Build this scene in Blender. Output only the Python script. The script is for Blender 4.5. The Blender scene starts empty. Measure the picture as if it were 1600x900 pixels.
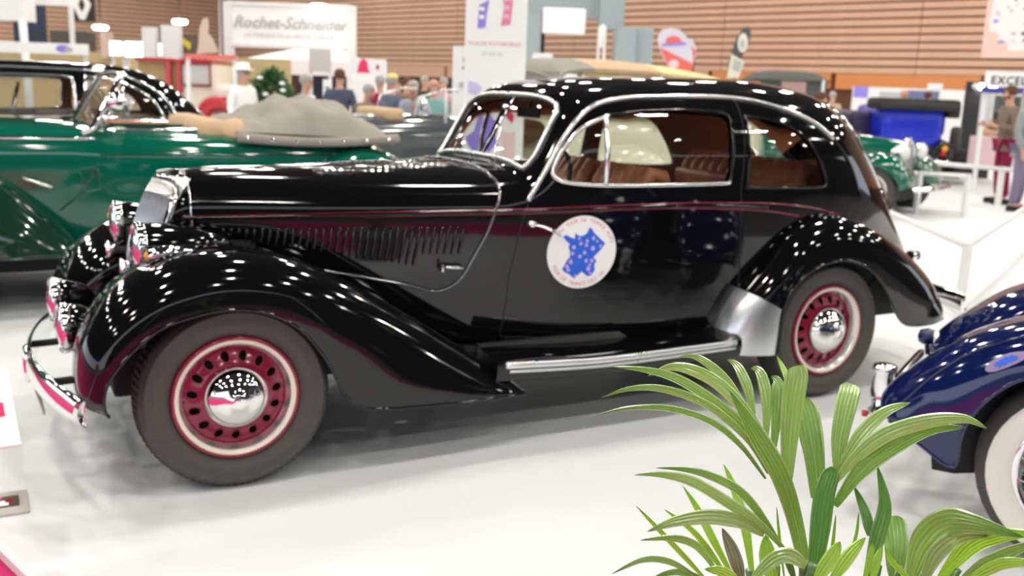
import bpy, bmesh, math, random
import numpy as np
from mathutils import Vector, Matrix
from mathutils.geometry import delaunay_2d_cdt
PI = math.pi
sc = bpy.context.scene
random.seed(7)

# ------------------------------------------------------------------ camera
CAM = Vector((-.818, -3.710, 1.576)); YAW, PITCH, ROLL, FPX = .4957, .2007, .0351, 1553.
_f = Vector((math.sin(YAW)*math.cos(PITCH), math.cos(YAW)*math.cos(PITCH), -math.sin(PITCH)))
_r0 = Vector((math.cos(YAW), -math.sin(YAW), 0)); _u0 = _r0.cross(_f)
_r = math.cos(ROLL)*_r0 + math.sin(ROLL)*_u0; _u = -math.sin(ROLL)*_r0 + math.cos(ROLL)*_u0
cd = bpy.data.cameras.new('camera'); cam = bpy.data.objects.new('camera', cd); sc.collection.objects.link(cam)
cam.matrix_world = Matrix(((_r.x, _u.x, -_f.x, CAM.x), (_r.y, _u.y, -_f.y, CAM.y), (_r.z, _u.z, -_f.z, CAM.z), (0, 0, 0, 1)))
cd.sensor_width = 36; cd.lens = FPX*36/1600; cd.clip_start = .05; cd.clip_end = 400
cd.dof.use_dof = True; cd.dof.focus_distance = 1.75; cd.dof.aperture_fstop = 4.6
sc.camera = cam

# ------------------------------------------------------------------ light and exposure
w = bpy.data.worlds.new('hall_air'); sc.world = w; w.use_nodes = True
w.node_tree.nodes['Background'].inputs[0].default_value = (.84, .92, 1, 1)
w.node_tree.nodes['Background'].inputs[1].default_value = 1.35
sc.view_settings.view_transform = 'Standard'; sc.view_settings.look = 'None'
sc.view_settings.exposure = .55; sc.view_settings.gamma = 1
LAMP_POWER = 122.
# an added spot without a fixture, aimed to give the palm leaves highlights
sl = bpy.data.lights.new('leaf_highlight_fill', 'SPOT'); sl.energy = 330; sl.color = (1, .96, .9); sl.spot_size = math.radians(34); sl.spot_blend = .8; sl.shadow_soft_size = .45
so_ = bpy.data.objects.new('leaf_highlight_fill', sl); sc.collection.objects.link(so_); so_.location = (1.6, -.9, 3.6)
so_.rotation_euler = (Vector((.32, -2.35, .95))-so_.location).to_track_quat('-Z', 'Y').to_euler()

# ------------------------------------------------------------------ helpers
def ray(px, py): return _f + _r*((px-800)/FPX) - _u*((py-450)/FPX)
def Wd(px, py, d): return CAM + ray(px, py)*d                      # a point at a depth
def Wy(px, py, y): d = ray(px, py); return CAM + d*((y-CAM.y)/d.y)    # a point on the plane y
def Wz(px, py, z=0.): d = ray(px, py); return CAM + d*((z-CAM.z)/d.z) # a point on the plane z

def mat(name, col, rough=.5, metal=0, coat=0, spec=.5, emit=0, trans=0, var=.0, scale=8., bump=0., ior=1.45):
    m = bpy.data.materials.new(name); m.use_nodes = True; nt = m.node_tree; b = nt.nodes['Principled BSDF']
    col = tuple(col)+(1,)
    b.inputs['Base Color'].default_value = col; b.inputs['Roughness'].default_value = rough
    b.inputs['Metallic'].default_value = metal; b.inputs['Coat Weight'].default_value = coat; b.inputs['Coat Roughness'].default_value = .03
    b.inputs['Specular IOR Level'].default_value = spec; b.inputs['Transmission Weight'].default_value = trans; b.inputs['IOR'].default_value = ior
    if emit:
        b.inputs['Emission Color'].default_value = col; b.inputs['Emission Strength'].default_value = emit
    tc = nt.nodes.new('ShaderNodeTexCoord'); nz = nt.nodes.new('ShaderNodeTexNoise'); nz.inputs['Scale'].default_value = scale
    nz.inputs['Detail'].default_value = 4
    nt.links.new(tc.outputs['Object'], nz.inputs['Vector'])
    mr = nt.nodes.new('ShaderNodeMapRange'); mr.inputs['To Min'].default_value = rough*(.9); mr.inputs['To Max'].default_value = min(rough*1.1, 1)
    nt.links.new(nz.outputs['Fac'], mr.inputs['Value']); nt.links.new(mr.outputs[0], b.inputs['Roughness'])
    if var:
        mx = nt.nodes.new('ShaderNodeMix'); mx.data_type = 'RGBA'; mx.inputs[6].default_value = tuple(c*(1-var) for c in col[:3])+(1,)
        mx.inputs[7].default_value = tuple(min(c*(1+var), 1) for c in col[:3])+(1,)
        nt.links.new(nz.outputs['Fac'], mx.inputs[0]); nt.links.new(mx.outputs[2], b.inputs['Base Color'])
    if bump:
        bp = nt.nodes.new('ShaderNodeBump'); bp.inputs['Strength'].default_value = bump; bp.inputs['Distance'].default_value = .01
        nt.links.new(nz.outputs['Fac'], bp.inputs['Height']); nt.links.new(bp.outputs[0], b.inputs['Normal'])
    return m

def glass(name, tint=(.93, .95, .94), clear=.9):
    m = bpy.data.materials.new(name); m.use_nodes = True; nt = m.node_tree; nt.nodes.remove(nt.nodes['Principled BSDF'])
    tr = nt.nodes.new('ShaderNodeBsdfTransparent'); tr.inputs[0].default_value = tint+(1,)
    gl = nt.nodes.new('ShaderNodeBsdfGlossy'); gl.inputs['Roughness'].default_value = .01
    fr = nt.nodes.new('ShaderNodeFresnel'); fr.inputs[0].default_value = 1.5; mx = nt.nodes.new('ShaderNodeMixShader')
    nt.links.new(fr.outputs[0], mx.inputs[0]); nt.links.new(tr.outputs[0], mx.inputs[1]); nt.links.new(gl.outputs[0], mx.inputs[2])
    nt.links.new(mx.outputs[0], nt.nodes['Material Output'].inputs[0])
    return m

M = dict(
 black=mat('black_paint', (.0035, .0035, .004), .06, coat=.3, spec=.5),
 green=mat('green_paint', (.0, .115, .07), .1, coat=1), dkgreen=mat('dark_green_paint', (.006, .035, .02), .1, coat=1),
 navy=mat('navy_paint', (.004, .011, .075), .08, coat=.5), blue=mat('blue_paint', (.01, .03, .55), .3, coat=.3),
 yellow=mat('pale_yellow_paint', (.70, .68, .50), .15, coat=.7), red=mat('red_paint', (.5, .008, .02), .2, coat=.7),
 grey=mat('grey_paint', (.07, .085, .1), .15, coat=.8), white=mat('white_paint', (.85, .85, .84), .35),
 chrome=mat('chrome', (.86, .86, .86), .05, metal=1), alu=mat('brushed_aluminium', (.80, .82, .83), .28, metal=.9), strip=mat('polished_trim', (.90, .90, .88), .22, metal=.85),
 rubber=mat('tyre_rubber', (.075, .07, .066), .75, var=.2, scale=25), tread=mat('tyre_tread', (.05, .048, .046), .85),
 white_rubber=mat('whitewall_rubber', (.8, .77, .7), .6, var=.05), magenta=mat('wine_red_paint', (.26, .008, .045), .18, coat=.6),
 cream=mat('cream_paint', (.8, .75, .62), .3), dark=mat('underbody_black', (.012, .012, .012), .7), void=mat('dark_opening', (.004, .004, .004), .9),
 leather=mat('tan_leather', (.58, .22, .10), .4, var=.25, scale=6), lining=mat('tan_lining', (.38, .22, .13), .8, var=.2),
 wood=mat('varnished_wood', (.45, .12, .02), .3, var=.3, scale=12), glass=glass('window_glass'),
 lens=glass('lamp_glass', (.97, .97, .95)), amber=mat('amber_lens', (.8, .4, .02), .2), redlens=mat('red_lens', (.5, .01, .01), .15),
 canvas=mat('grey_canvas', (.33, .3, .26), .9, var=.2, scale=5, bump=.4), tan=mat('tan_canvas', (.6, .42, .26), .9, var=.1),
 greycanvas=mat('dark_grey_canvas', (.09, .095, .09), .85, var=.15), blackcanvas=mat('black_canvas', (.03, .03, .03), .8),
 print_white=mat('print_white', (.93, .93, .93), .5), print_blue=mat('print_blue', (.03, .14, .75), .5), print_red=mat('print_red', (.75, .03, .12), .5),
 print_violet=mat('print_violet', (.3, .24, .75), .5), print_black=mat('print_black', (.03, .03, .035), .5), print_pink=mat('print_pink', (.85, .3, .55), .5), print_grey=mat('print_grey', (.5, .5, .5), .5),
 skin=mat('skin', (.62, .34, .25), .6), hair_grey=mat('grey_hair', (.4, .38, .36), .8), hair_brown=mat('brown_hair', (.12, .05, .025), .8),
 steel=mat('grey_steel_cladding', (.34, .4, .42), .5, var=.06), off=mat('white_powder_coat', (.82, .82, .82), .4),
)

def link(o, parent=None):
    sc.collection.objects.link(o)
    if parent is not None: o.parent = parent
    return o
def tag(o, label=None, cat=None, group=None, kind=None):
    for k, v in (('label', label), ('category', cat), ('group', group), ('kind', kind)):
        if v: o[k] = v
    return o
def thing(name, label, cat, loc=(0, 0, 0), rz=0, group=None):
    o = bpy.data.objects.new(name, None); o.location = loc; o.rotation_euler = (0, 0, rz); o.empty_display_size = .1
    return tag(link(o), label, cat, group)
def obj(name, vf, m, parent=None, smooth=True, loc=None, rot=None, label=None):
    if isinstance(vf, bpy.types.Mesh): me = vf
    else:
        v, f = vf[0], vf[1]; me = bpy.data.meshes.new(name); me.from_pydata([tuple(p) for p in v], [], f); me.update()
        if smooth: me.shade_smooth()
    if m is not None and len(me.materials) == 0:
        for k in (m if isinstance(m, (list, tuple)) else [m]): me.materials.append(M[k] if isinstance(k, str) else k)
        if not isinstance(vf, bpy.types.Mesh) and len(vf) > 2: me.polygons.foreach_set('material_index', vf[2])
    o = bpy.data.objects.new(name, me); link(o, parent)
    if loc is not None: o.location = loc
    if rot is not None: o.rotation_euler = rot
    if label: o['label'] = label
    return o
def join(*parts):
    V, F, I = [], [], []
    for k, p in enumerate(parts):
        n = len(V); V += [tuple(q) for q in p[0]]; F += [tuple(i+n for i in f) for f in p[1]]; I += (p[2] if len(p) > 2 else [0]*len(p[1]))
    return V, F, I
def move(vf, d=(0, 0, 0), rz=0, s=1, rx=0, ry=0):
    R = Matrix.Rotation(rz, 3, 'Z') @ Matrix.Rotation(ry, 3, 'Y') @ Matrix.Rotation(rx, 3, 'X'); d = Vector(d)
    return ([R @ (Vector(p)*s) + d for p in vf[0]],)+tuple(vf[1:])
def mirror(vf, c):
    return ([(p[0], 2*c-p[1], p[2]) for p in vf[0]], [tuple(reversed(f)) for f in vf[1]])+tuple(vf[2:])
def box(x0, x1, y0, y1, z0, z1, bev=0.):
    if not bev:
        v = [(x, y, z) for z in (z0, z1) for x, y in ((x0, y0), (x1, y0), (x1, y1), (x0, y1))]
        return v, [(3, 2, 1, 0), (4, 5, 6, 7), (0, 1, 5, 4), (1, 2, 6, 5), (2, 3, 7, 6), (3, 0, 4, 7)]
    bm = bmesh.new(); bmesh.ops.create_cube(bm, size=1)
    for q in bm.verts: q.co = Vector(((x0+x1)/2+q.co.x*(x1-x0), (y0+y1)/2+q.co.y*(y1-y0), (z0+z1)/2+q.co.z*(z1-z0)))
    bmesh.ops.bevel(bm, geom=bm.edges[:], offset=bev, segments=2, affect='EDGES', profile=.6)
    bm.verts.index_update(); r = ([q.co.copy() for q in bm.verts], [tuple(q.index for q in f.verts) for f in bm.faces]); bm.free(); return r
def catmull(pts, n=6, closed=False):
    P = [Vector(p) for p in pts]; out = []; N = len(P)
    for i in range(N if closed else N-1):
        if closed: a, b, c, d = P[i-1], P[i], P[(i+1) % N], P[(i+2) % N]
        else: a, b, c, d = P[max(i-1, 0)], P[i], P[i+1], P[min(i+2, N-1)]
        for k in range(n):
            t = k/n; out.append(.5*((2*b)+(c-a)*t+(2*a-5*b+4*c-d)*t*t+(3*b-a-3*c+d)*t**3))
    if not closed: out.append(P[-1])
    return out
def tube(path, r, seg=8, closed=False, flat=1., up=None, taper=None):
    P = [Vector(p) for p in path]; N = len(P); V, F = [], []
    if N < 2: return V, F
    T = [((P[(i+1) % N] if (closed or i < N-1) else P[i])-(P[i-1] if (closed or i > 0) else P[i])).normalized() for i in range(N)]
    nrm = T[0].orthogonal() if up is None else (Vector(up)-T[0]*T[0].dot(Vector(up))).normalized()
    for i in range(N):
        nrm = nrm-T[i]*nrm.dot(T[i])
        if nrm.length < 1e-6: nrm = T[i].orthogonal()
        nrm.normalize(); b = T[i].cross(nrm); rr = r*(taper(i/(N-1)) if taper else 1)
        for k in range(seg):
            a = 2*PI*k/seg; V.append(P[i]+nrm*(math.cos(a)*rr)+b*(math.sin(a)*rr*flat))
    for i in range(N if closed else N-1):
        for k in range(seg):
            a = i*seg+k; b = i*seg+(k+1) % seg; c = ((i+1) % N)*seg+(k+1) % seg; d = ((i+1) % N)*seg+k; F.append((a, b, c, d))
    if not closed: F += [tuple(reversed(range(seg))), tuple(range((N-1)*seg, N*seg))]
    return V, F
def lathe(prof, seg=32, axis='y', mats=None):
    """prof: (radius, along) pairs turned about the axis"""
    V, F, I = [], [], []; n = len(prof)
    for k in range(seg):
        a = 2*PI*k/seg; c, s = math.cos(a), math.sin(a)
        for r, t in prof: V.append((c*r, t, s*r) if axis == 'y' else ((t, c*r, s*r) if axis == 'x' else (c*r, s*r, t)))
    for k in range(seg):
        for j in range(n-1):
            q = (k*n+j, k*n+j+1, ((k+1) % seg)*n+j+1, ((k+1) % seg)*n+j)
            F.append(q if axis != 'z' else q[::-1]); I.append(mats[j] if mats else 0)
    return V, F, I
def grid(fn, nu, nv, cu=False):
    V = [fn(i/nu, j/nv) for i in range(nu+(0 if cu else 1)) for j in range(nv+1)]; F = []
    for i in range(nu):
        for j in range(nv): F.append((i*(nv+1)+j, i*(nv+1)+j+1, ((i+1) % (nu if cu else nu+1))*(nv+1)+j+1, ((i+1) % (nu if cu else nu+1))*(nv+1)+j))
    return V, F
def solid(o, t, off=-1, mo=0):
    m = o.modifiers.new('thickness', 'SOLIDIFY'); m.thickness = t; m.offset = off; m.material_offset = mo; m.material_offset_rim = 0; e = o.modifiers.new('crisp_edges', 'EDGE_SPLIT'); e.split_angle = math.radians(48); return o
_tc = {}
def text(s, size=1., shear=0., depth=.0, space=1., bold=0.):
    """flat lettering in the x-z plane facing -y, centred on x, baseline z=0"""
    k = (s, size, shear, depth, space, bold)
    if k not in _tc:
        c = bpy.data.curves.new('letters', 'FONT'); c.body = s; c.size = size; c.shear = shear; c.extrude = depth; c.align_x = 'CENTER'; c.space_character = space; c.offset = bold; c.resolution_u = 2
        o = bpy.data.objects.new('letters', c); sc.collection.objects.link(o); dg = bpy.context.evaluated_depsgraph_get()
        me = bpy.data.meshes.new_from_object(o.evaluated_get(dg)); bpy.data.objects.remove(o)
        _tc[k] = ([(p.co.x, -p.co.z, p.co.y) for p in me.vertices], [tuple(f.vertices) for f in me.polygons])
        bpy.data.meshes.remove(me)
    return _tc[k]
def pch(pts):
    xs=[p[0] for p in pts]; ys=[p[1] for p in pts]; n=len(xs)
    d=[(ys[i+1]-ys[i])/(xs[i+1]-xs[i]) for i in range(n-1)]
    m=[d[0]]+[0 if d[i-1]*d[i]<=0 else 2*d[i-1]*d[i]/(d[i-1]+d[i]) for i in range(1,n-1)]+[d[-1]]
    def f(x):
        if x<=xs[0]: return ys[0]
        if x>=xs[-1]: return ys[-1]
        i=0
        while x>xs[i+1]: i+=1
        h=xs[i+1]-xs[i]; t=(x-xs[i])/h; t2=t*t; t3=t2*t
        return (2*t3-3*t2+1)*ys[i]+(t3-2*t2+t)*h*m[i]+(-2*t3+3*t2)*ys[i+1]+(t3-t2)*h*m[i+1]
    return f
KV=.8
class Shell:
    """body skin: below the belt a flat side, above it a superelliptic arch; v is z-zb below the belt, 0..KV over the arch"""
    def __init__(s,c,b,zc,zb,n,tuck=.05):
        s.c=c; s.b=pch(b); s.zc=pch(zc); s.zb=pch(zb); s.n=pch(n); s.tuck=tuck
    def P(s,x,v,off=0.):
        b=s.b(x); zb=s.zb(x)
        if v<=0: y=b+s.tuck*(v/.6)**2; z=zb+v
        else:
            th=min(v/KV,1)*math.pi/2; A=s.c-b; H=max(s.zc(x)-zb,.001); n=s.n(x)
            y=s.c-A*max(math.cos(th),0)**(2/n); z=zb+H*math.sin(th)**(2/n)
        return (x,y,z)
    def vz(s,x,z):
        zb=s.zb(x)
        if z<=zb: return z-zb
        H=max(s.zc(x)-zb,.001); r=min((z-zb)/H,1)
        return math.asin(r**(s.n(x)/2))/(math.pi/2)*KV
    def vy(s,x,y):
        A=s.c-s.b(x); r=min(max((s.c-y)/A,0),1)
        return math.acos(r**(s.n(x)/2))/(math.pi/2)*KV
    def y(s,x,z): return s.P(x,s.vz(x,z))[1]
HERO=Shell(.74,
 b=[(-.16,.52),(.1,.47),(.5,.37),(1.0,.245),(1.25,.175),(1.6,.10),(2.2,.05),(2.7,.05),(3.1,.09),(3.5,.18),(3.85,.31),(4.12,.42),(4.32,.56),(4.42,.735)],
 zc=[(-.16,1.165),(.0,1.177),(.5,1.187),(1.2,1.208),(1.33,1.215),(1.38,1.25),(1.55,1.53),(1.64,1.59),(1.92,1.63),(2.32,1.648),(2.75,1.652),(3.15,1.62),(3.38,1.56),(3.56,1.43),(3.73,1.25),(4.04,.9),(4.3,.66),(4.42,.52)],
 zb=[(-.16,.98),(1.24,1.0),(1.6,1.03),(3.1,1.03),(3.4,.93),(3.7,.83),(4.0,.68),(4.25,.53),(4.42,.42)],
 n=[(-.16,2.6),(1.2,2.8),(1.4,3.6),(1.6,3.8),(2.0,3.2),(3.2,3.0),(3.8,2.5),(4.46,2.2)])
# ------------------------------------------------------------------ skins cut into panels
def inside(P, poly):
    x, y = P[:, 0], P[:, 1]; r = np.zeros(len(P), bool); n = len(poly)
    for i in range(n):
        (ax, ay), (bx, by) = poly[i], poly[(i+1) % n]
        if ay == by: continue
        c = ((ay > y) != (by > y)) & (x < (bx-ax)*(y-ay)/(by-ay)+ax); r ^= c
    return r
def densify(poly, ds, closed=True):
    out = []; n = len(poly)
    for i in range(n if closed else n-1):
        a, b = poly[i], poly[(i+1) % n]; L = math.hypot(b[0]-a[0], b[1]-a[1]); k = max(1, int(L/ds+.5))
        out += [(a[0]+(b[0]-a[0])*j/k, a[1]+(b[1]-a[1])*j/k) for j in range(k)]
    return out
def cdt_regions(outer, gridpts, regions, ds):
    """regions: [(name, polygon)], the first that holds a triangle's centre takes it; the rest is 'body'"""
    V, E = [], []; loops = [densify(outer, ds)]+[densify(p, ds) for _, p in regions]
    for L in loops:
        n = len(V); V += L; E += [(n+i, n+(i+1) % len(L)) for i in range(len(L))]
    O = np.array(V); G = np.array(gridpts); G = G[inside(G, outer)]
    keep = np.ones(len(G), bool)
    for i in range(0, len(G), 500):
        d = ((G[i:i+500, None, :]-O[None])**2).sum(2).min(1); keep[i:i+500] = d > (ds*.6)**2
    V += [tuple(p) for p in G[keep]]
    vs, _, fs, _, _, _ = delaunay_2d_cdt([Vector(p) for p in V], E, [], 0, 1e-6)
    vs = np.array([tuple(p) for p in vs]); fs = np.array(fs); C = vs[fs].mean(1)
    who = np.full(len(fs), 'body', dtype=object); who[~inside(C, loops[0])] = ''
    for (nm, _), L in reversed(list(zip(regions, loops[1:]))): who[inside(C, L) & (who != '')] = nm
    return vs, fs, who
def sub(vs3, fs, mask):
    F = fs[mask]; used = np.unique(F); m = {int(k): i for i, k in enumerate(used)}
    return [vs3[k] for k in used], [tuple(m[int(i)] for i in f) for f in F]
def orient(vf, ref):
    """turn every face away from the axis line ref=(y,z)"""
    V, F = vf[0], vf[1]; s = 0
    for f in F[::max(1, len(F)//60)]:
        a, b, c = (Vector(V[f[0]]), Vector(V[f[1]]), Vector(V[f[2]])); n = (b-a).cross(c-a); m = (a+b+c)/3; s += n.dot(Vector((0, m.y-ref[0], m.z-ref[1]))) > 0 and 1 or -1
    return (V, F) if s >= 0 else (V, [tuple(reversed(f)) for f in F])
def both(vf, c):
    V, F = vf[0], vf[1]; n = len(V); m = {}; V2 = list(V)
    for i, p in enumerate(V):
        if abs(p[1]-c) < 1e-4: m[i] = i
        else: m[i] = len(V2); V2.append((p[0], 2*c-p[1], p[2]))
    return V2, list(F)+[tuple(m[i] for i in reversed(f)) for f in F]
def weld(path): return [Vector(p) for p in path]
def on_shell(sh, xz, off=0., n=6):
    P = catmull([(p[0], p[1], 0) for p in xz], n); return [Vector(sh.P(p.x, sh.vz(p.x, p.y)))+Vector((0, -off, 0)) for p in P]
def param(sh, xz, n=0):
    if n: xz = [(p.x, p.y) for p in catmull([(a, b, 0) for a, b in xz], n, True)]
    return [(x, sh.vz(x, z)) for x, z in xz]

# swept wing: E edge over the wheel, K crest, I inner edge, each a list of (x, y, z)
class Wing:
    def __init__(s, E, K, I, n=5, p=2.4):
        s.E, s.K, s.I = (catmull(q, n) for q in (E, K, I)); s.N = len(s.E)-1; s.p = p
    def at(s, t, a, off=0.):
        """t 0..1 along, a 0..2: edge to crest to inner edge"""
        f = t*s.N; i = min(int(f), s.N-1); f -= i; E, K, I = (q[i].lerp(q[i+1], f) for q in (s.E, s.K, s.I))
        e = 2/s.p
        if a <= 1:
            th = a*PI/2; u = math.sin(th)**e; g = 1-max(math.cos(th), 0)**e; q = Vector((E.x+(K.x-E.x)*u, E.y+(K.y-E.y)*g, E.z+(K.z-E.z)*u))
        else:
            th = (a-1)*PI/2; u = math.sin(th)**e; g = 1-max(math.cos(th), 0)**e; q = Vector((K.x+(I.x-K.x)*g, K.y+(I.y-K.y)*u, K.z+(I.z-K.z)*g))
        if off:
            c = (E+I)/2; q = q+(q-c).normalized()*off
        return q
    def mesh(s, t0=0., t1=1., a0=0., a1=2., nt=60, na=22, off=0.):
        V, F = grid(lambda u, v: s.at(t0+(t1-t0)*u, a0+(a1-a0)*v, off), nt, na); return V, F
def wing_objs(W, parent, m, c, name='wing', edge=True):
    for far in (0, 1):
        vf = W.mesh()
        vf = (vf[0], [tuple(reversed(f)) for f in vf[1]])
        el = tube([W.at(i/50, 0) for i in range(51)], .007, 6)
        if far: vf = mirror(vf, c); el = mirror(el, c)
        o = obj(name, vf, m, parent); solid(o, .006, -1)
        if edge: obj('wing_edge', el, m, o)

# ------------------------------------------------------------------ wheels
def wheel_mesh(style, R=.3686, rr=.241, W=.15):
    """returns parts; outer face at y=0 looking to -y, axle along y"""
    s = R-rr; y = lambda k: k
    prof = [(rr-.006, .012), (rr+.012, -.010), (rr+s*.25, -.027), (rr+s*.5, -.031), (rr+s*.72, -.022), (rr+s*.86, -.004), (rr+s*.94, .018), (R-.004, .035), (R, .07), (R-.0, .07)]
    prof = [(r, t) for r, t in prof[:-1]]; full = prof+[(r, 2*.07-t) for r, t in reversed(prof[:-1])]
    return full
def tyre(R, rr, white=False, seg=72):
    s = R-rr
    if white:
        prof = [(rr-.006, .012), (rr+.008, -.008), (rr+s*.25, -.024), (rr+s*.5, -.03), (rr+s*.66, -.026), (rr+s*.69, -.022), (rr+s*.86, -.004), (rr+s*.95, .018), (R-.004, .035), (R, .07)]
        mi = [1, 1, 1, 1, 0, 0, 0, 0, 0]
    else:
        prof = [(rr-.006, .012), (rr+.010, -.010), (rr+.018, -.013), (rr+s*.25, -.026), (rr+s*.5, -.031), (rr+s*.7, -.024), (rr+s*.72, -.027), (rr+s*.76, -.025), (rr+s*.78, -.019), (rr+s*.9, .0), (rr+s*.95, .018), (R-.004, .035), (R, .07)]
        mi = [0]*9+[2]*3
    full = prof+[(r, .14-t) for r, t in reversed(prof[:-1])]; mi = mi+mi[::-1]
    return lathe(full, seg, 'y', mi)
def treads(R, n=84, w=.02):
    P = []
    for k in range(n):
        a = 2*PI*k/n
        for sgn in (0, 1):
            b = box(-R*PI/n*.62, R*PI/n*.62, .0+.118*sgn-.004*(1-sgn), .022+.118*sgn+.004*sgn, R-.022, R-.004)
            if sgn == 0: b = ([(x, yy+(.016 if z > R-.01 else .001), z) for x, yy, z in b[0]], b[1])
            P.append(move(b, ry=a+sgn*.04))
        P.append(move(box(-R*PI/n*.5, R*PI/n*.5, .045, .095, R-.01, R+.003), ry=a))
    return join(*P)
def pierced_disc(prof, rin, rout, rh, nh, hw, hh):
    pts = []; 
    ring = lambda r, n: [(r*math.cos(2*PI*i/n), r*math.sin(2*PI*i/n)) for i in range(n)]
    regs = []
    for k in range(nh):
        a = 2*PI*(k+.5)/nh; ca, sa = math.cos(a), math.sin(a)
        regs.append(('hole', [(rh*ca+hh*math.cos(q)*ca-hw*math.sin(q)*sa, rh*sa+hh*math.cos(q)*sa+hw*math.sin(q)*ca) for q in [2*PI*i/14 for i in range(14)]]))
    regs.append(('hub', ring(rin, 60)))
    g = [(r*math.cos(2*PI*i/90), r*math.sin(2*PI*i/90)) for r in np.linspace(rin+.008, rout-.008, 9) for i in range(90)]
    vs, fs, who = cdt_regions(ring(rout, 90), g, regs, .008)
    f = pch(prof); V3 = [(p[0], f(math.hypot(*p)), p[1]) for p in vs]
    V, F = sub(V3, fs, who == 'body')
    a, b, c = [Vector(V[i]) for i in F[0]]
    if (b-a).cross(c-a).y > 0: F = [tuple(reversed(q)) for q in F]
    # rolled lips round the holes
    lips = []
    for nm, L in regs[:-1]: lips.append(tube([(p[0], f(math.hypot(*p))-.001, p[1]) for p in L], .0028, 5, True))
    return (V, F), join(*lips)
_wc = {}
def hero_wheel(parent, loc, rot=(0, 0, 0)):
    if not _wc:
        disc, lips = pierced_disc([(.10, .004), (.13, .010), (.15, .020), (.175, .032), (.2, .036)], .10, .192, .160, 15, .0175, .022)
        rimp = [(.243, .012), (.243, -.012), (.236, -.020), (.228, -.016), (.220, -.014), (.213, -.011), (.209, -.004), (.203, .010), (.196, .026), (.191, .036)]
        _wc['p'] = [('wheel', join((disc[0], disc[1], [0]*len(disc[1])), (lips[0], lips[1], [0]*len(lips[1])), lathe(rimp, 72, 'y', [0, 0, 0, 1, 1, 2, 2, 2, 0])), ['magenta', 'cream', 'strip']),
                    ('tyre', tyre(.3686, .241), ['rubber', 'rubber', 'tread']), ('tread', treads(.3686), 'tread'),
                    ('hub_cap', lathe([(.120, .0), (.121, -.012), (.118, -.020), (.114, -.024), (.108, -.034), (.088, -.052), (.06, -.066), (.034, -.074), (.030, -.078), (.014, -.081), (0.0001, -.082)], 48, 'y'), 'chrome'),
                    ('brake_drum', lathe([(.0001, .05), (.19, .05), (.2, .07), (.2, .12), (.0001, .12)], 32, 'y'), 'void')]
        root = None
        for i, (n, vf, m) in enumerate(_wc['p']):
            o = obj(n, vf, m, root if root else parent)
            if n == 'tread': o['kind'] = 'stuff'
            if root is None: root = o
            if n == 'hub_cap': o['label'] = 'domed chrome hub cap'
        _wc['r'] = root; _wc['k'] = list(root.children); r = root
    else:
        r = _wc['r'].copy(); sc.collection.objects.link(r); r.parent = parent
        for ch in _wc['k']:
            c = ch.copy(); sc.collection.objects.link(c); c.parent = r
    r.location = loc; r.rotation_euler = rot
    return r

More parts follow.
